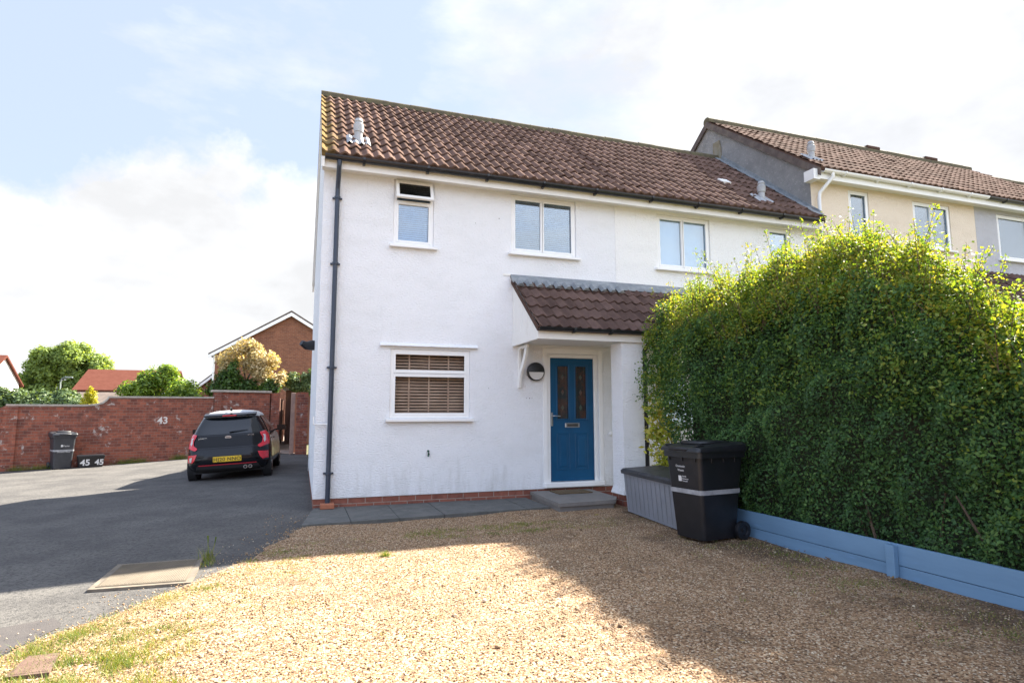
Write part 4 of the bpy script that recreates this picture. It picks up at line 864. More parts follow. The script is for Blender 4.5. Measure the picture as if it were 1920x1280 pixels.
tree('cream_flowering_shrub', 'large cream tipped climbing shrub with green base beside the brown brick gable', 'shrub', (-2.4, 17.9, 0), 2.6,
     [(-2.6, 18.0, 3.75, .75, .6, .65), (-2.0, 17.8, 3.55, .8, .6, .7), (-1.55, 17.6, 3.15, .65, .5, .55), (-3.1, 18.2, 3.4, .55, .5, .55), (-1.2, 17.5, 2.7, .4, .4, .5)], 9500, .11, m_lc, m_bark, .07, .25, sub=8, aspect=.5,
     second=([(-3.0, 17.7, 2.65, .55, .4, .5), (-3.4, 17.9, 2.3, .5, .4, .4), (-2.3, 17.6, 2.35, .6, .3, .4), (-2.85, 17.5, 3.05, .22, .25, .45), (-1.4, 17.3, 2.4, .4, .3, .35)], 6500, m_ld))
tree('alley_shrub', 'green clipped bush beside the white house behind the brick pier', 'bush', (-.45, 18.2, 0), 1.8, [(-.75, 18.4, 2.65, .45, .5, .45), (-.3, 18.2, 2.75, .5, .5, .5), (.2, 18, 2.7, .5, .5, .5)], 6000, .11, m_lm, m_bark, .06, .3, sub=7)

# ---------------------------------------------------------------- garden walls
WD = Vector((3.92, 1.43, 0)).normalized(); WN = Vector((-WD.y, WD.x, 0))
def wpt(x): return Vector((x, wall_y(x), 0))
wl = thing('garden_wall', 'long weathered red brick garden wall with stepped coping and painted number 43', 'wall', (-5.5, wall_y(-5.5), 0)); wo = (-5.5, wall_y(-5.5), 0)
def wall_poly(xz, t=.22, push=0):   # xz: list of (world x, z) around the face
    vs = []; n = len(xz)
    for s in (0, t):
        for (x, z) in xz: p = wpt(x)+WN*(s+push); vs.append((p.x, p.y, z))
    return vs, [tuple(range(n))]+[tuple(range(n, 2*n))[::-1]]+[(i, (i+1) % n, n+(i+1) % n, n+i) for i in range(n)]
curve = [(-6.35, 1.56), (-6.1, 1.58), (-5.92, 1.64), (-5.82, 1.74), (-5.78, 1.82)]
top = [(-12, 1.50), (-8.2, 1.50), (-8.06, 1.56)]+curve+[(-5.70, 1.82), (-3.0, 1.84)]
body = MB().add(*wall_poly([(-12, -.6), (-3.0, -.6)]+top[::-1])).build('brickwork', m_gbrick, wl, False, wo)
cp = MB()
for (a, b) in zip(top[2:], top[3:]):
    cp.add(*wall_poly([(a[0], a[1]), (b[0], b[1]), (b[0], b[1]+.055), (a[0], a[1]+.055)], .28, -.03))
cp.build('coping', m_cope, wl, False, wo)
def wall_box(mb, xa, xb, z0, z1, t, push): mb.add(*wall_poly([(xa, z0), (xb, z0), (xb, z1), (xa, z1)], t, push))
pr_ = MB(); wall_box(pr_, -8.1, -7.80, -.6, 1.555, .3, -.06); pr_.build('pier', m_gbrick, wl, False, wo)
t43 = text_mb('43', .30, .004, .007)
m_paint = mat('white_wall_paint', (.66, .62, .58), .9)
p = wpt(-4.39)-WN*.006; t43.xf(frame_xf((p.x, p.y, 1.11), WD, (0, 0, 1))).build('painted_number', m_paint, wl, False, wo)
w2 = thing('end_wall', 'short taller brick wall section with flat coping and pier behind the car', 'wall', (-2.1, wall_y(-2.1), 0)); w2o = (-2.1, wall_y(-2.1), 0)
mb = MB(); wall_box(mb, -2.99, -1.27, -.4, 2.06, .24, -.004); mb.build('brickwork', m_gbrick, w2, False, w2o)
mb = MB(); wall_box(mb, -2.99, -2.78, -.4, 2.055, .3, -.05); mb.build('pier', m_gbrick, w2, False, w2o)
mb = MB(); wall_box(mb, -3.05, -1.24, 2.061, 2.13, .34, -.07); mb.build('coping', m_cope, w2, False, w2o)
mb = MB(); wall_box(mb, -1.22, -.94, -.4, 2.06, .26, -.0); tag(mb.build('brick_pier', m_gbrick), 'narrow orange lit brick pier at the left of the alley entrance', 'pier')
# brick pier and side wall against the house
bp_ = MB(); bp_.box(-.36, .02, 12.15, 12.55, -.1, 2.03); bp_.box(-.12, .02, 6.3, 12.15, -.1, .9)
bp2 = MB(); bp2.box(-.355, .015, 12.152, 12.55, -.1, 2.03)
b_ = bp2.build('brick_pier', m_gbrick); tag(b_, 'brick pier standing against the far corner of the white house', 'pier')
# timber fences along the alley
m_fence = mat('brown_fence_boards', (.20, .105, .075), .85, (.13, .07, .05), 3, 6, .4, .7, .5, 30, .006, stretch=(8, 8, .6))
def fence(name, label, a, b, z0, z1, post=True):
    a = Vector(a); b = Vector(b); f = thing(name, label, 'fence', (a.x, a.y, 0)); off = (a.x, a.y, 0); d = (b-a); L_ = d.length; d.normalize(); nn = Vector((-d.y, d.x, 0)); mb = MB(); k = 0; s = 0
    while s < L_-.05:
        e = min(s+.118, L_); q = nn*(.012*(k % 2)); p0 = a+d*s+q; p1 = a+d*e+q; h = z1+.012*math.sin(k*2.3)
        vs = [(p0.x, p0.y, z0), (p1.x, p1.y, z0), (p1.x+nn.x*.016, p1.y+nn.y*.016, z0), (p0.x+nn.x*.016, p0.y+nn.y*.016, z0)]; vs += [(v[0], v[1], h) for v in vs]
        mb.add(vs, [(0, 3, 2, 1), (4, 5, 6, 7), (0, 1, 5, 4), (1, 2, 6, 5), (2, 3, 7, 6), (3, 0, 4, 7)]); s += .122; k += 1
    mb.build('boards', m_fence, f, False, off)
    if post: MB().box(b.x-.06, b.x+.06, b.y-.06, b.y+.06, -.1, z1+.08).build('post', m_fence, f, False, off)
fence('timber_fence', 'brown close board fence down the left of the alley', (-.98, 14.4, 0), (-1.02, 22, 0), 0, 1.92)
fence('timber_gate', 'dark timber fence panels along the right of the alley', (-.55, 22, 0), (-.42, 12.75, 0), 0, 1.95)
tag(MB().bbox(-.53, -.39, 12.35, 12.6, -.05, 2.02, .01).build('concrete_post', mat('pinkish_post', (.34, .22, .17), .9, (.26, .17, .14), 6, 5)), 'pinkish square gate post between alley fence and brick pier', 'post')
shd = thing('garden_shed', 'pale grey roofed garden shed showing over the alley fence', 'shed', (-.45, 19.5, 0)); so2 = (-.45, 19.5, 0)
MB().prism([(-1.15, 2.56), (.4, 2.50), (.4, 2.42), (-.9, 2.30), (-1.15, 2.5)], 'y', 18.6, 20.6).build('roof', mat('pale_sheet_roof', (.5, .52, .52), .5), shd, False, so2)
MB().box(-.85, .35, 18.7, 20.5, 0, 2.31).build('wall', m_fence, shd, False, so2)

# recycling box
rb_ = thing('recycling_box', 'low black recycling box with 45 painted twice, against the brick wall', 'recycling box', (-6.0, 11.98, -.225), math.atan2(1.43, 3.92))
o_ = loft([[(x, y, z) for x, y in rrect(-.29-.04*t, .29+.04*t, -.17-.03*t, .17+.03*t, .04)] for z, t in ((.0, 0), (.28, .9), (.30, 1.2), (.33, 1.2))]); o_.build('tub', m_bin, rb_, True)
loft([[(x, y, z) for x, y in rrect(-.34+q, .34-q, -.21+q, .21-q, .04)] for z, q in ((.331, 0), (.35, 0), (.37, .03))]).build('lid', m_bin, rb_, True)
for xx, s_, sz in ((-.14, '45', .24), (.20, '45', .22)):
    text_mb(s_, sz, .002, .006).xf(frame_xf((xx, -.192, .15), (1, 0, 0), (0, -.1, 1))).build('painted_number', m_print, rb_)

# ---------------------------------------------------------------- manhole covers
m_cov = mat('galvanised_cover', (.12, .10, .075), .75, (.165, .135, .10), 4, 7, .4, .7, spec=.3)
mh = thing('manhole_cover', 'large pale rectangular manhole cover set in the lane by the gravel edge', 'manhole cover', (-1.38, -2.9, gz(-1.38))); mo_ = (-1.38, -2.9, gz(-1.38))
q = [(-1.76, -3.24), (-.99, -3.41), (-1.02, -2.52), (-1.76, -2.38)]
def quadplate(q, z0, z1, inset=0):
    cx_ = sum(p[0] for p in q)/4; cy_ = sum(p[1] for p in q)/4
    vs = [((x-cx_)*(1-inset)+cx_, (y-cy_)*(1-inset)+cy_) for x, y in q]
    return MB().add([(x, y, gz(x)+z0) for x, y in vs]+[(x, y, gz(x)+z1) for x, y in vs], [(0, 3, 2, 1), (4, 5, 6, 7), (0, 1, 5, 4), (1, 2, 6, 5), (2, 3, 7, 6), (3, 0, 4, 7)])
quadplate(q, -.02, .022).build('surround', mat('dirty_concrete_surround', (.20, .165, .125), .9, (.13, .11, .085), 7, 7), mh, False, mo_)
quadplate(q, .0, .027, .12).build('lid_plate', m_cov, mh, False, mo_)
def tread(q, ni, nj, z0, m, par, off, hgt=.005):
    Q = [Vector((x, y, 0)) for x, y in q]; V = []; F = []
    for i in range(ni+1):
        for j in range(nj+1):
            s_, t_ = .08+.84*i/ni, .08+.84*j/nj; p = (Q[0]*(1-s_)+Q[1]*s_)*(1-t_)+(Q[3]*(1-s_)+Q[2]*s_)*t_
            up = (i % 4 == 1 and j % 2 == 1 and 0 < i < ni and 0 < j < nj) or (i % 4 == 3 and j % 2 == 0 and 0 < j < nj); V.append((p.x, p.y, gz(p.x)+z0+(hgt if up else .001)))
    for i in range(ni):
        for j in range(nj): k = i*(nj+1)+j; F.append((k, k+nj+1, k+nj+2, k+1))
    MB().add(V, F).build('tread_pattern', m, par, False, off)
tread(q, 90, 60, .027, m_cov, mh, mo_, .007)
mc = thing('drain_cover', 'small rusty drain cover in the grass at the bottom left corner', 'drain cover', (-1.53, -4.88, gz(-1.53))); mco = (-1.53, -4.88, gz(-1.53))
q = [(-1.63, -5.02), (-1.42, -5.05), (-1.47, -4.74), (-1.63, -4.72)]; m_rust = mat('rusty_iron', (.105, .06, .045), .85, (.14, .09, .065), 12, 6)
quadplate(q, .0, .032).build('lid_plate', m_rust, mc, False, mco)
tread(q, 40, 40, .032, m_rust, mc, mco)

# ---------------------------------------------------------------- loose gravel stones and grass (nobody could count these)
m_stone = leafmat('gravel_stones', [(.13, .08, .045), (.26, .165, .09), (.37, .245, .135), (.30, .195, .105), (.44, .32, .20), (.60, .50, .36)], .8, 0.0)
def in_drive(x, y): return (x > np.array([edge(v) for v in y])-.06+rng.exponential(.04, len(y))*-1) & (x < 4.53) & ~((x > 3.95) & (y > -3.0) & (x < 4.6)) & ~((y > -1.30+.30*np.clip(x+.16, 0, 9)/3.4-.03) & (x < 3.2)) & ~((y > -1.36) & (x > 3.1))
n = 66000; y = -8.4+ (8.1)*rng.random(n)**.9; x = rng.uniform(-2.4, 4.53, n); k = in_drive(x, y)
k2 = (x > np.array([edge(v) for v in y])-.55) & (x < np.array([edge(v) for v in y])) & (rng.random(len(y)) < .10); k = k | k2
dist = np.hypot(x-CAM.x, y-CAM.y); x, y = x[k], y[k]
n = len(x); z = np.array([gz(a) for a in x])+.014+.012*np.sin(x*1.7+y*.6)*np.sin(y*1.3+.4)+.007*np.sin(x*5+1)*np.sin(y*4.1)
s = rng.uniform(.0035, .0095, n)*(1+(rng.random(n) < .02)*rng.uniform(0, 1.6, n)); base = np.array([[1, 0, 0], [0, 1, 0], [-1, 0, 0], [0, -1, 0], [0, 0, .7], [0, 0, -.7]])
V = base[None]*s[:, None, None]*rng.uniform(.55, 1.2, (n, 6, 1)); a = rng.uniform(0, 6.28, n); ca, sa_ = np.cos(a)[:, None], np.sin(a)[:, None]
V = np.stack([V[..., 0]*ca-V[..., 1]*sa_+x[:, None], V[..., 0]*sa_+V[..., 1]*ca+y[:, None], V[..., 2]+z[:, None]+rng.uniform(0, .35, n)[:, None]*s[:, None]], 2).reshape(-1, 3)
F0 = np.array([[0, 1, 4], [1, 2, 4], [2, 3, 4], [3, 0, 4], [1, 0, 5], [2, 1, 5], [3, 2, 5], [0, 3, 5]])
F = (F0[None]+6*np.arange(n)[:, None, None]).reshape(-1, 3)
g_ = fast('loose_gravel', V, F, m_stone); g_['kind'] = 'stuff'; tag(g_, 'golden and white loose gravel stones over the drive', 'gravel'); g_['kind'] = 'stuff'
m_grass = leafmat('grass_blade', [(.07, .13, .022), (.13, .20, .035), (.24, .26, .06), (.36, .30, .11)], .6, .35)
def grass(centers, name='grass'):
    Vs = []; cnt = 0
    for (cx_, cy_, sx, sy, n, h) in centers:
        x = rng.normal(cx_, sx, n); y = rng.normal(cy_, sy, n); z = np.array([gz(a) for a in x])+.01; a = rng.uniform(0, 6.28, n); w = rng.uniform(.0015, .003, n); H = h*rng.uniform(.4, 1.3, n); ln = rng.normal(0, .55, (n, 2))*H[:, None]
        b0 = np.stack([x-np.cos(a)*w, y-np.sin(a)*w, z], 1); b1 = np.stack([x+np.cos(a)*w, y+np.sin(a)*w, z], 1); t = np.stack([x+ln[:, 0], y+ln[:, 1], z+H], 1); Vs.append(np.stack([b0, b1, t], 1).reshape(-1, 3)); cnt += n
    V = np.concatenate(Vs); return fast(name, V, np.arange(3*cnt).reshape(-1, 3), m_grass)
C_ = []
for yy in fr(-5.6, -3.6, 60):    # verge along the lane
    C_.append((edge(yy)+.10+rng.uniform(-.05, .25), yy, .06, .05, int(60+60*rng.random()), .035))
for k in range(130): C_.append((rng.uniform(-1.7, -.75), rng.uniform(-5.6, -4.3), .05, .04, 60, .04))
for k in range(150):
    yy = rng.uniform(-5, -2.2); C_.append((edge(yy)+abs(rng.normal(0, .5))+.05, yy, .04, .03, 26, .022))
for k in range(70): C_.append((rng.normal(2.3, .8), -1.9-rng.random()*.6, .08, .05, 45, .028))
for k in range(40): C_.append((rng.uniform(.2, 4.2), rng.uniform(-6.5, -1.5), .03, .025, 14, .02))
for k in range(110): C_.append((4.4-abs(rng.normal(0, .35)), rng.uniform(-7.2, -3.7), .05, .05, 26, .024))
C_.append((.62, -3.05, .035, .022, 170, .05))
C_.append((-.98, -2.55, .025, .03, 90, .12)); C_.append((-.95, -2.75, .03, .08, 90, .05))
for xx in (-7.3, -7.0, -5.3, -5.1, -4.9, -3.9, -3.8, -7.7, -2.9): C_.append((xx, wall_y(xx)-.12, .12, .04, 260, .16))
o = grass(C_); tag(o, 'sparse grass and weeds along the gravel edge and wall foot', 'grass'); o['kind'] = 'stuff'
m_litter = leafmat('leaf_litter', [(.10, .055, .03), (.20, .11, .05), (.30, .20, .08), (.13, .08, .04)], .8, .1)
n = 520; y = rng.uniform(-7.5, -1.4, n); x = 4.5-rng.exponential(.35, n); k = rng.random(n) < .25; x[k] = rng.uniform(.0, 4.4, k.sum()); y[k] = rng.uniform(-6.5, -1.5, k.sum())
kk = ~((x > 3.6) & (y > -3.7)); x, y = x[kk], y[kk]
o = leafcloud(np.stack([x, y, np.full(len(x), .034)], 1), np.tile([0, 0, 1.], (len(x), 1)), .028, m_litter, 'leaf_litter', spread=.25); tag(o, 'small brown dead leaves lying on the gravel near the hedge', 'leaf litter'); o['kind'] = 'stuff'
# two tall seed stalks by the manhole, fallen twigs
tag(MB().tube([(-.97, -2.55, 0), (-.985, -2.55, .12), (-.99, -2.55, .20)], .0025, 5).tube([(-.985, -2.55, .15), (-.99, -2.55, .215)], [.004, .009], 6).tube([(-.95, -2.56, 0), (-.93, -2.56, .12), (-.92, -2.56, .19)], .0025, 5).tube([(-.925, -2.56, .14), (-.918, -2.56, .20)], [.004, .008], 6).build('grass_stalks', m_grass), 'pair of tall green seed stalks at the corner of the manhole cover', 'weed')
lf = thing('fallen_leaf', 'yellow fallen leaf on the gravel in front of the step', 'leaf', (3.55, -1.75, .03)); MB().add([(-.05, 0, 0), (0, .02, .006), (.05, 0, 0), (0, -.02, .01)], [(0, 1, 2, 3)]).build('blade', mat('yellow_leaf', (.5, .42, .05), .6), lf)
exec_car = True
# ---------------------------------------------------------------- car
def car():
    # local frame: +y forward, rear bumper at y=0, x to the car's right
    root = thing('parked_car', 'black hatchback car with pale roof parked facing away beside the white house', 'car', (-1.60, 5.02, -.045), R(1.5))
    root.rotation_euler = (0, R(-3.2), R(-1.8)); root.scale = (1.05, 1.03, 1.0)
    zt = [.21, .26, .34, .45, .56, .66, .76, .86, .94, 1.02, 1.12, 1.22, 1.32, 1.385, 1.43, 1.46, 1.475]
    hw = [.70, .765, .795, .80, .80, .795, .785, .765, .735, .695, .65, .60, .548, .505, .44, .33, .18]
    yr = [.10, .03, .0, -.01, .0, .03, .085, .13, .17, .215, .27, .335, .41, .47, .56, .72, 1.0]
    yf = [3.5, 3.56, 3.59, 3.595, 3.58, 3.55, 3.47, 3.30, 2.95, 2.72, 2.55, 2.38, 2.20, 2.08, 1.95, 1.80, 1.6]
    EX = 4.6
    I = lambda z, a: float(np.interp(z, zt, a))
    def ringat(z, grow=0, n=64):
        w = I(z, hw)+grow; a, b = I(z, yr)-grow, I(z, yf)+grow; c = (a+b)/2; L_ = (b-a)/2; r_ = []
        for k in range(n):
            t = 2*math.pi*(k+.5)/n; cs, sn = math.cos(t), math.sin(t)
            r_.append((w*math.copysign(abs(cs)**(2/EX), cs), c+L_*math.copysign(abs(sn)**(2/EX*.55), sn), z))
        return r_
    def yre(x, z, g=0):   # y on the rear surface
        w = I(z, hw)+g; a, b = I(z, yr), I(z, yf); L_ = (b-a)/2; c = (a+b)/2
        q = min(abs(x)/w, .999); cs = q**(EX/2); sn = math.sqrt(max(0, 1-cs*cs)); return c-L_*sn**(2/EX*.55)-g
    m_paintb = mat('black_car_paint', (.006, .007, .010), .22, coat=.2, spec=.25)
    m_roofw = mat('pale_car_roof', (.50, .52, .54), .35, coat=.1)  # roof panel coloured much paler than the body
    m_cgl = mat('dark_car_glass', (.006, .008, .010), .05, spec=.5, coat=.3)
    m_redl = mat('red_tail_lens', (.62, .012, .03), .25, coat=.5); m_whl = mat('clear_lens', (.55, .52, .50), .25)
    m_tyre = mat('tyre_rubber', (.015, .015, .016), .85)
    m_trim = mat('gloss_black_trim', (.004, .004, .005), .15, spec=.25)
    levels = [.21, .235, .26, .30, .34, .40, .45, .50, .56, .61, .66, .71, .76, .81, .86, .90, .94, .98, 1.02, 1.07, 1.12, 1.17, 1.22, 1.27, 1.32]
    loft([ringat(z) for z in levels]).build('body', m_paintb, root, True)
    loft([ringat(z) for z in (1.32, 1.35, 1.385, 1.41, 1.43, 1.445, 1.46, 1.475)]).build('roof_panel', m_roofw, root, True)
    def patch(name, m, outline, g=.006, par=None, sub=1, n=14):   # outline in (x,z); mapped on the rear surface with thickness
        xs_ = [p[0] for p in outline]; zs_ = [p[1] for p in outline]; z0, z1 = min(zs_), max(zs_)
        V = []; F = []; rows = []
        for j in range(n+1):
            z = z0+(z1-z0)*j/n; z = min(max(z, z0+1e-4), z1-1e-4); cr_ = []
            for (a, b) in zip(outline, outline[1:]+outline[:1]):
                if (a[1]-z)*(b[1]-z) < 0: cr_.append(a[0]+(b[0]-a[0])*(z-a[1])/(b[1]-a[1]))
            cr_.sort(); rows.append((z, cr_[0], cr_[-1]))
        mN = 14
        for (z, a, b) in rows:
            for i in range(mN+1):
                x = a+(b-a)*i/mN; V.append((x, yre(x, z, g), z))
        for j in range(n):
            for i in range(mN): k = j*(mN+1)+i; F.append((k, k+1, k+mN+2, k+mN+1))
        nV = len(V); V += [(v[0], v[1]+.012+g, v[2]) for v in V]; F += [tuple(nV+i for i in f[::-1]) for f in F]
        edge_ = [i for i in range(mN+1)]+[j*(mN+1)+mN for j in range(1, n+1)]+[n*(mN+1)+i for i in range(mN-1, -1, -1)]+[j*(mN+1) for j in range(n-1, 0, -1)]
        for a, b in zip(edge_, edge_[1:]+edge_[:1]): F.append((a, b, nV+b, nV+a))
        return MB().add(V, F).build(name, m, par or root, True)
    wn = patch('rear_window', m_cgl, [(-.59, .965), (.59, .965), (.60, .99), (.49, 1.29), (.465, 1.31), (-.465, 1.31), (-.49, 1.29), (-.60, .99)])
    # wiper
    MB().tube([(.02, yre(.02, 1.0, .02), 1.0), (.12, yre(.12, 1.01, .03), 1.015), (.36, yre(.36, 1.03, .02), 1.035)], [.016, .01, .005], 6).build('wiper', m_trim, wn)
    # spoiler
    sp_ = MB(); n = 16; V = []; F = []
    for i in range(n+1):
        x = -.50+1.0*i/n; e = 1-(abs(x)/.54)**3*.5; yb = yre(x, 1.33)-.02
        V += [(x, yb-.065*e, 1.335), (x, yb-.05*e, 1.375), (x, yb+.12, 1.415), (x, yb+.10, 1.33)]
    for i in range(n):
        for k in range(4): F.append((i*4+k, i*4+(k+1) % 4, (i+1)*4+(k+1) % 4, (i+1)*4+k))
    F += [(0, 1, 2, 3), tuple(n*4+k for k in (3, 2, 1, 0))]
    spo = MB().add(V, F).build('spoiler', m_trim, root, True)
    MB().box(-.13, .13, yre(0, 1.33)-.091, yre(0, 1.33)-.07, 1.343, 1.368).build('brake_light', m_redl, spo)
    # tail lights: C shape of three patches
    for s in (-1, 1):
        def mir(o): return [(s*x, z) for x, z in o]
        tl = patch('tail_light', m_redl, mir([(.585, .985), (.68, .995), (.735, .93), (.765, .80), (.76, .70), (.60, .65), (.545, .69), (.635, .755), (.64, .85), (.60, .93)]), .014)
        patch('lamp_insert', m_whl, mir([(.64, .92), (.69, .91), (.705, .79), (.68, .755), (.66, .80), (.665, .88)]), .019, tl)
        lo = patch('fog_light', m_redl, mir([(.56, .575), (.75, .57), (.755, .41), (.65, .40), (.60, .46)]), .014)
        if s < 0: patch('lamp_insert', m_whl, mir([(.65, .52), (.71, .51), (.70, .42), (.665, .42)]), .018, lo)
        patch('bumper_vent', m_trim, mir([(.42, .545), (.60, .575), (.62, .50), (.60, .40), (.52, .42), (.46, .49)]), .008)
    patch('tailgate_panel', m_trim, [(-.57, .71), (.57, .71), (.60, .80), (.61, .93), (-.61, .93), (-.60, .80)], .004)
    ln_ = MB()
    for (z, hwid) in ((.675, .60),):
        for i in range(16):
            x0_, x1_ = -hwid+2*hwid*i/16, -hwid+2*hwid*(i+1)/16
            ln_.add([(x0_, yre(x0_, z, .004), z), (x1_, yre(x1_, z, .004), z), (x1_, yre(x1_, z+.008, .004), z+.008), (x0_, yre(x0_, z+.008, .004), z+.008)], [(0, 1, 2, 3)])
    ln_.build('tailgate_seam', m_dark, root)
    patch('lower_diffuser', m_tyre, [(-.60, .215), (.60, .215), (.56, .335), (-.56, .335)], .012)
    rl = patch('red_trim_line', mat('red_trim', (.45, .015, .03), .3), [(-.54, .335), (.54, .335), (.53, .352), (-.53, .352)], .018)
    for x in (.33, .42): MB().lathe((x, yre(x, .27)-.05, .268), [(.030, 0), (.036, 0), (.036, .10), (.030, .10)], 'y', 18).build('exhaust_tip', m_chrome, root, True); 
    for x in (.33, .42): MB().lathe((x, yre(x, .27)-.052, .268), [(.027, 0), (.027, .02)], 'y', 18).build('exhaust_bore', m_dark, root)
    pz = .455; yp = yre(0, pz)-.022
    pt = MB().bbox(-.26, .26, yp, yp+.03, pz-.055, pz+.055, .004).build('number_plate', mat('yellow_plate', (.75, .48, .02), .45), root)
    text_mb('HJ20 NNO', .104, .002, .001, 1.06).xf(frame_xf((0, yp-.003, pz-.004), (1, 0, 0), (0, 0, 1))).build('plate_text', m_dark, pt)
    # badge and model script
    eb = MB(); n = 28; ye = yre(0, .90)-.014
    eb.lathe((0, ye, .90), [(.052, 0), (.055, .004), (.055, .012), (.048, .012)], 'y', n); eb.v = [(v[0]*1.15, v[1], .90+(v[2]-.90)*.62) for v in eb.v]
    be = eb.build('badge', m_chrome, root, True); text_mb('KIA', .042, .002).xf(frame_xf((0, ye-.003, .899), (1, 0, 0), (0, 0, 1))).build('badge_text', m_dark, be)
    text_mb('picanto', .055, .002).xf(frame_xf((-.47, yre(-.47, .90)-.010, .90), (1, -.12, 0), (0, 0, 1))).build('model_script', m_chrome, root)
    text_mb('GT-Line', .035, .002).xf(frame_xf((.42, yre(.42, .925)-.010, .925), (1, .1, 0), (0, 0, 1))).build('trim_script', m_chrome, root)
    MB().tube([(0, .62, 1.46), (0, .58, 1.52), (0, .50, 1.545)], [.025, .016, .008], 8).build('antenna', m_trim, root)
    # side glass
    def xs_at(y, z, g=0):
        w = I(z, hw)+g; a, b = I(z, yr), I(z, yf); c = (a+b)/2; L_ = (b-a)/2; q = min(abs((y-c)/L_), .9999); sn = q**(EX/2/.55); cs = math.sqrt(max(0, 1-min(sn, 1)**2)); return w*cs**(2/EX)+g
    for s in (-1, 1):
        for (ya, yb_, top0, top1) in ((.62, 1.25, .60, 1.25), (1.30, 2.02, 1.30, 1.98)):
            V = []; F = []; n = 8
            for j in range(n+1):
                z = .96+(1.33-.96)*j/n
                for i in range(n+1):
                    y0_ = ya+(.10 if ya < 1 else 0)*j/n; y1_ = yb_+(.30 if yb_ > 2 and j < 3 else (.22-.05*j if yb_ > 2 else 0)); y = y0_+(y1_-y0_)*i/n; V.append((s*xs_at(y, z, .006), y, z))
            for j in range(n):
                for i in range(n): k = j*(n+1)+i; F.append((k, k+1, k+n+2, k+n+1))
            MB().add(V, F).build('side_window', m_cgl, root, True)
        # mirror
        mr = MB(); mr.add(*bmesh_hull([(s*(.90+dx), 2.12+dy, 1.0+dz) for dx in (-.10, .10) for dy in (-.04, .05) for dz in (-.06, .07)]+[(s*.90+s*.11, 2.13, 1.0+dz) for dz in (-.035, .045)])); mr.tube([(s*.72, 2.2, .95), (s*.84, 2.15, .97)], .02, 6)
        mr.build('wing_mirror', m_paintb, root)
        MB().bbox(*sorted((s*.793, s*.815)), .95, 1.12, .80, .83, .006).build('door_handle', m_paintb, root)
        for yv in (.62, 3.02):
            ar = MB().lathe((s*.72, yv, .30), [(.30, -.09*s), (.325, -.09*s), (.325, .06*s), (.30, .06*s)], 'x', 28); ar.v = [v for v in ar.v]; ar.build('wheel_arch', m_tyre, root, True)
            w = MB().lathe((s*.69, yv, .295), [(.19, -.085*s), (.27, -.09*s), (.295, -.07*s), (.298, 0), (.295, .07*s), (.27, .09*s), (.195, .092*s), (.19, .05*s)], 'x', 32).build('wheel', m_tyre, root, True)
            MB().lathe((s*.70, yv, .295), [(.19, .05*s), (.192, .085*s), (.17, .08*s), (.05, .06*s), (.045, .085*s), (.03, .09*s)], 'x', 20).build('rim', m_chrome, w, True)
    # underside and rear seats silhouettes are hidden; a dark floor keeps light out
    MB().box(-.66, .66, .25, 3.3, .16, .22).build('underbody', m_tyre, root)
    return root
car()

# ---------------------------------------------------------------- distant houses and lamp
def gable_house(name, label, x0, x1, y0, y1, eave, rdg, wm, rm, axis='y', base=-2, windows=(), verge=True):
    """axis: direction of the ridge; gable end faces the camera when axis is 'y'"""
    off = ((x0+x1)/2, (y0+y1)/2, base); H = thing(name, label, 'house', off)
    if axis == 'y':
        xm = (x0+x1)/2; MB().prism([(x0, base), (x1, base), (x1, eave), (xm, rdg), (x0, eave)], 'y', y0, y1).build('wall', wm, H, False, off)
        sl_ = (rdg-eave)/(xm-x0); o = .35; t = .10
        rf = MB().prism([(x0-o, eave-o*sl_+.02), (xm, rdg+.02), (x1+o, eave-o*sl_+.02), (x1+o, eave-o*sl_+.02+t), (xm, rdg+.02+t*1.2), (x0-o, eave-o*sl_+.02+t)], 'y', y0-.25, y1+.25).build('roof', rm, H, False, off)
        if verge: MB().prism([(x0-o-.01, eave-o*sl_-.16), (xm, rdg-.20), (x1+o+.01, eave-o*sl_-.16), (x1+o+.01, eave-o*sl_+.015), (xm, rdg+.015), (x0-o-.01, eave-o*sl_+.015)], 'y', y0-.27, y0-.23).build('bargeboard', m_upvc, H, False, off)
        MB().tube([(x0-.06, y0-.05, eave-.2), (x0-.06, y0-.05, base)], .05, 8).build('downpipe', m_upvc, H, False, off)
    else:
        ym = (y0+y1)/2; MB().prism([(y0, base), (y1, base), (y1, eave), (ym, rdg), (y0, eave)], 'x', x0, x1).build('wall', wm, H, False, off)
        sl_ = (rdg-eave)/(ym-y0); o = .35
        rf = MB().prism([(y0-o, eave-o*sl_+.02), (ym, rdg+.02), (y1+o, eave-o*sl_+.02), (y1+o, eave-o*sl_+.12), (ym, rdg+.14), (y0-o, eave-o*sl_+.12)], 'x', x0-.15, x1+.15).build('roof', rm, H, False, off)
        MB().box(x0-.15, x1+.15, y0-.40, y0-.33, eave-.42, eave-.24).build('fascia', m_upvc, H, False, off)
    for (a, b, c, d) in windows:
        w = MB().box(a, b, y0-.03, y0+.02, c, d).build('window', m_upvc, H, False, off); MB().box(a+.08, b-.08, y0-.04, y0-.031, c+.08, d-.08).build('pane', m_gl2, w, False, off)
    return H
m_gl2 = mat('distant_glass', (.05, .07, .09), .08, spec=1)
m_dkroof = mat('dark_roof_tile', (.09, .07, .06), .85, (.13, .10, .085), 4, 5)
gable_house('brown_brick_house', 'brown brick gable house with white bargeboards behind the cream shrub', -5.05, 3.1, 29.6, 38, 4.85, 7.35, m_hbrick, m_dkroof)
gable_house('white_gable_house', 'white gable house with red roof cut by the left edge', -26, -16.9, 32, 36.5, 3.15, 4.6, m_white2, m_red, axis='x')
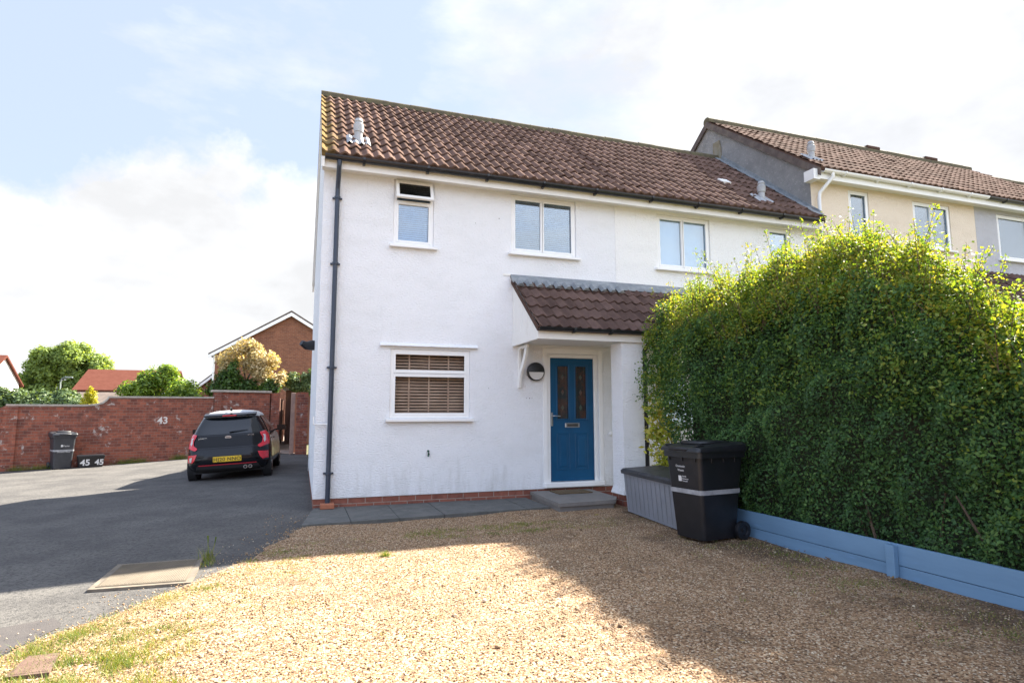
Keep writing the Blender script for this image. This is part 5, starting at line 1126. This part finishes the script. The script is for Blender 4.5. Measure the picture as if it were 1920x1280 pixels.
gable_house('red_roof_house', 'low brick house with red tiled roof left of the bright green bush', -17.2, -10.5, 47.5, 54, 3.2, 4.85, m_hbrick, m_red, axis='x', windows=[(-15.2, -14.4, 1.9, 2.8)])
gable_house('small_red_roof_house', 'small dark roofed building behind the golden conifer', -14.2, -11.6, 36, 39, 1.9, 2.55, m_hbrick, m_dkroof, axis='x', windows=[(-13.8, -12.8, 1.2, 1.95)])
gable_house('orange_brick_house', 'orange brick gable with grey roof between green bush and cream shrub', -7.6, -3.9, 39, 46, 2.9, 4.5, m_gbrick, m_dkroof)
sl2 = thing('street_lamp', 'slim grey street lamp rising above the left brick wall', 'street lamp', (-16.15, 41, -1.8)); slo = (-16.15, 41, -1.8)
m_lamp = mat('galvanised_lamp', (.13, .16, .155), .7)
MB().tube([(-16.15, 41, -1.8), (-16.15, 41, 3.6), (-16.05, 41, 3.75), (-15.9, 41, 3.79)], [.07, .045, .04, .035], 10).build('pole', m_lamp, sl2, True, slo)
MB().bbox(-15.92, -15.45, 40.9, 41.1, 3.74, 3.86, .03).build('lamp_head', m_lamp, sl2, False, slo)
# houses opposite (seen in the window reflections) and an unseen block added to shade the lane
op_ = (6, -31, 0); OH = thing('opposite_house', 'brown brick terrace across the road reflected in the ground floor window', 'house', op_)
MB().box(-14, 24, -34, -28, 0, 4.6).build('wall', m_hbrick, OH, False, op_); MB().prism([(-34.4, 4.5), (-31, 6.6), (-27.6, 4.5)], 'x', -14.2, 24.2).build('roof', m_tile2, OH, False, op_)
for k in range(9):
    for z in (.9, 3.1):
        w = MB().box(-12.5+k*4.1, -10.9+k*4.1, -28.0, -27.96, z, z+1.1).build('window', m_upvc, OH, False, op_); MB().box(-12.4+k*4.1, -11.0+k*4.1, -27.96, -27.95, z+.1, z+1.0).build('pane', m_gl2, w, False, op_)
gr_ = (2.4, 11, 0); GH = thing('lane_shade_block', 'unseen brick block added behind the white house to shade the lane', 'shadow caster', gr_)
MB().prism([(.7, 0), (4.6, 0), (4.6, 3.4), (2.65, 4.6), (.7, 3.4)], 'y', 6.35, 12.8).build('wall', m_hbrick, GH, False, gr_)
MB().prism([(.5, 3.3), (2.65, 4.62), (4.8, 3.3), (4.8, 3.42), (2.65, 4.76), (.5, 3.42)], 'y', 6.6, 13.0).build('roof', m_tile2, GH, False, gr_)
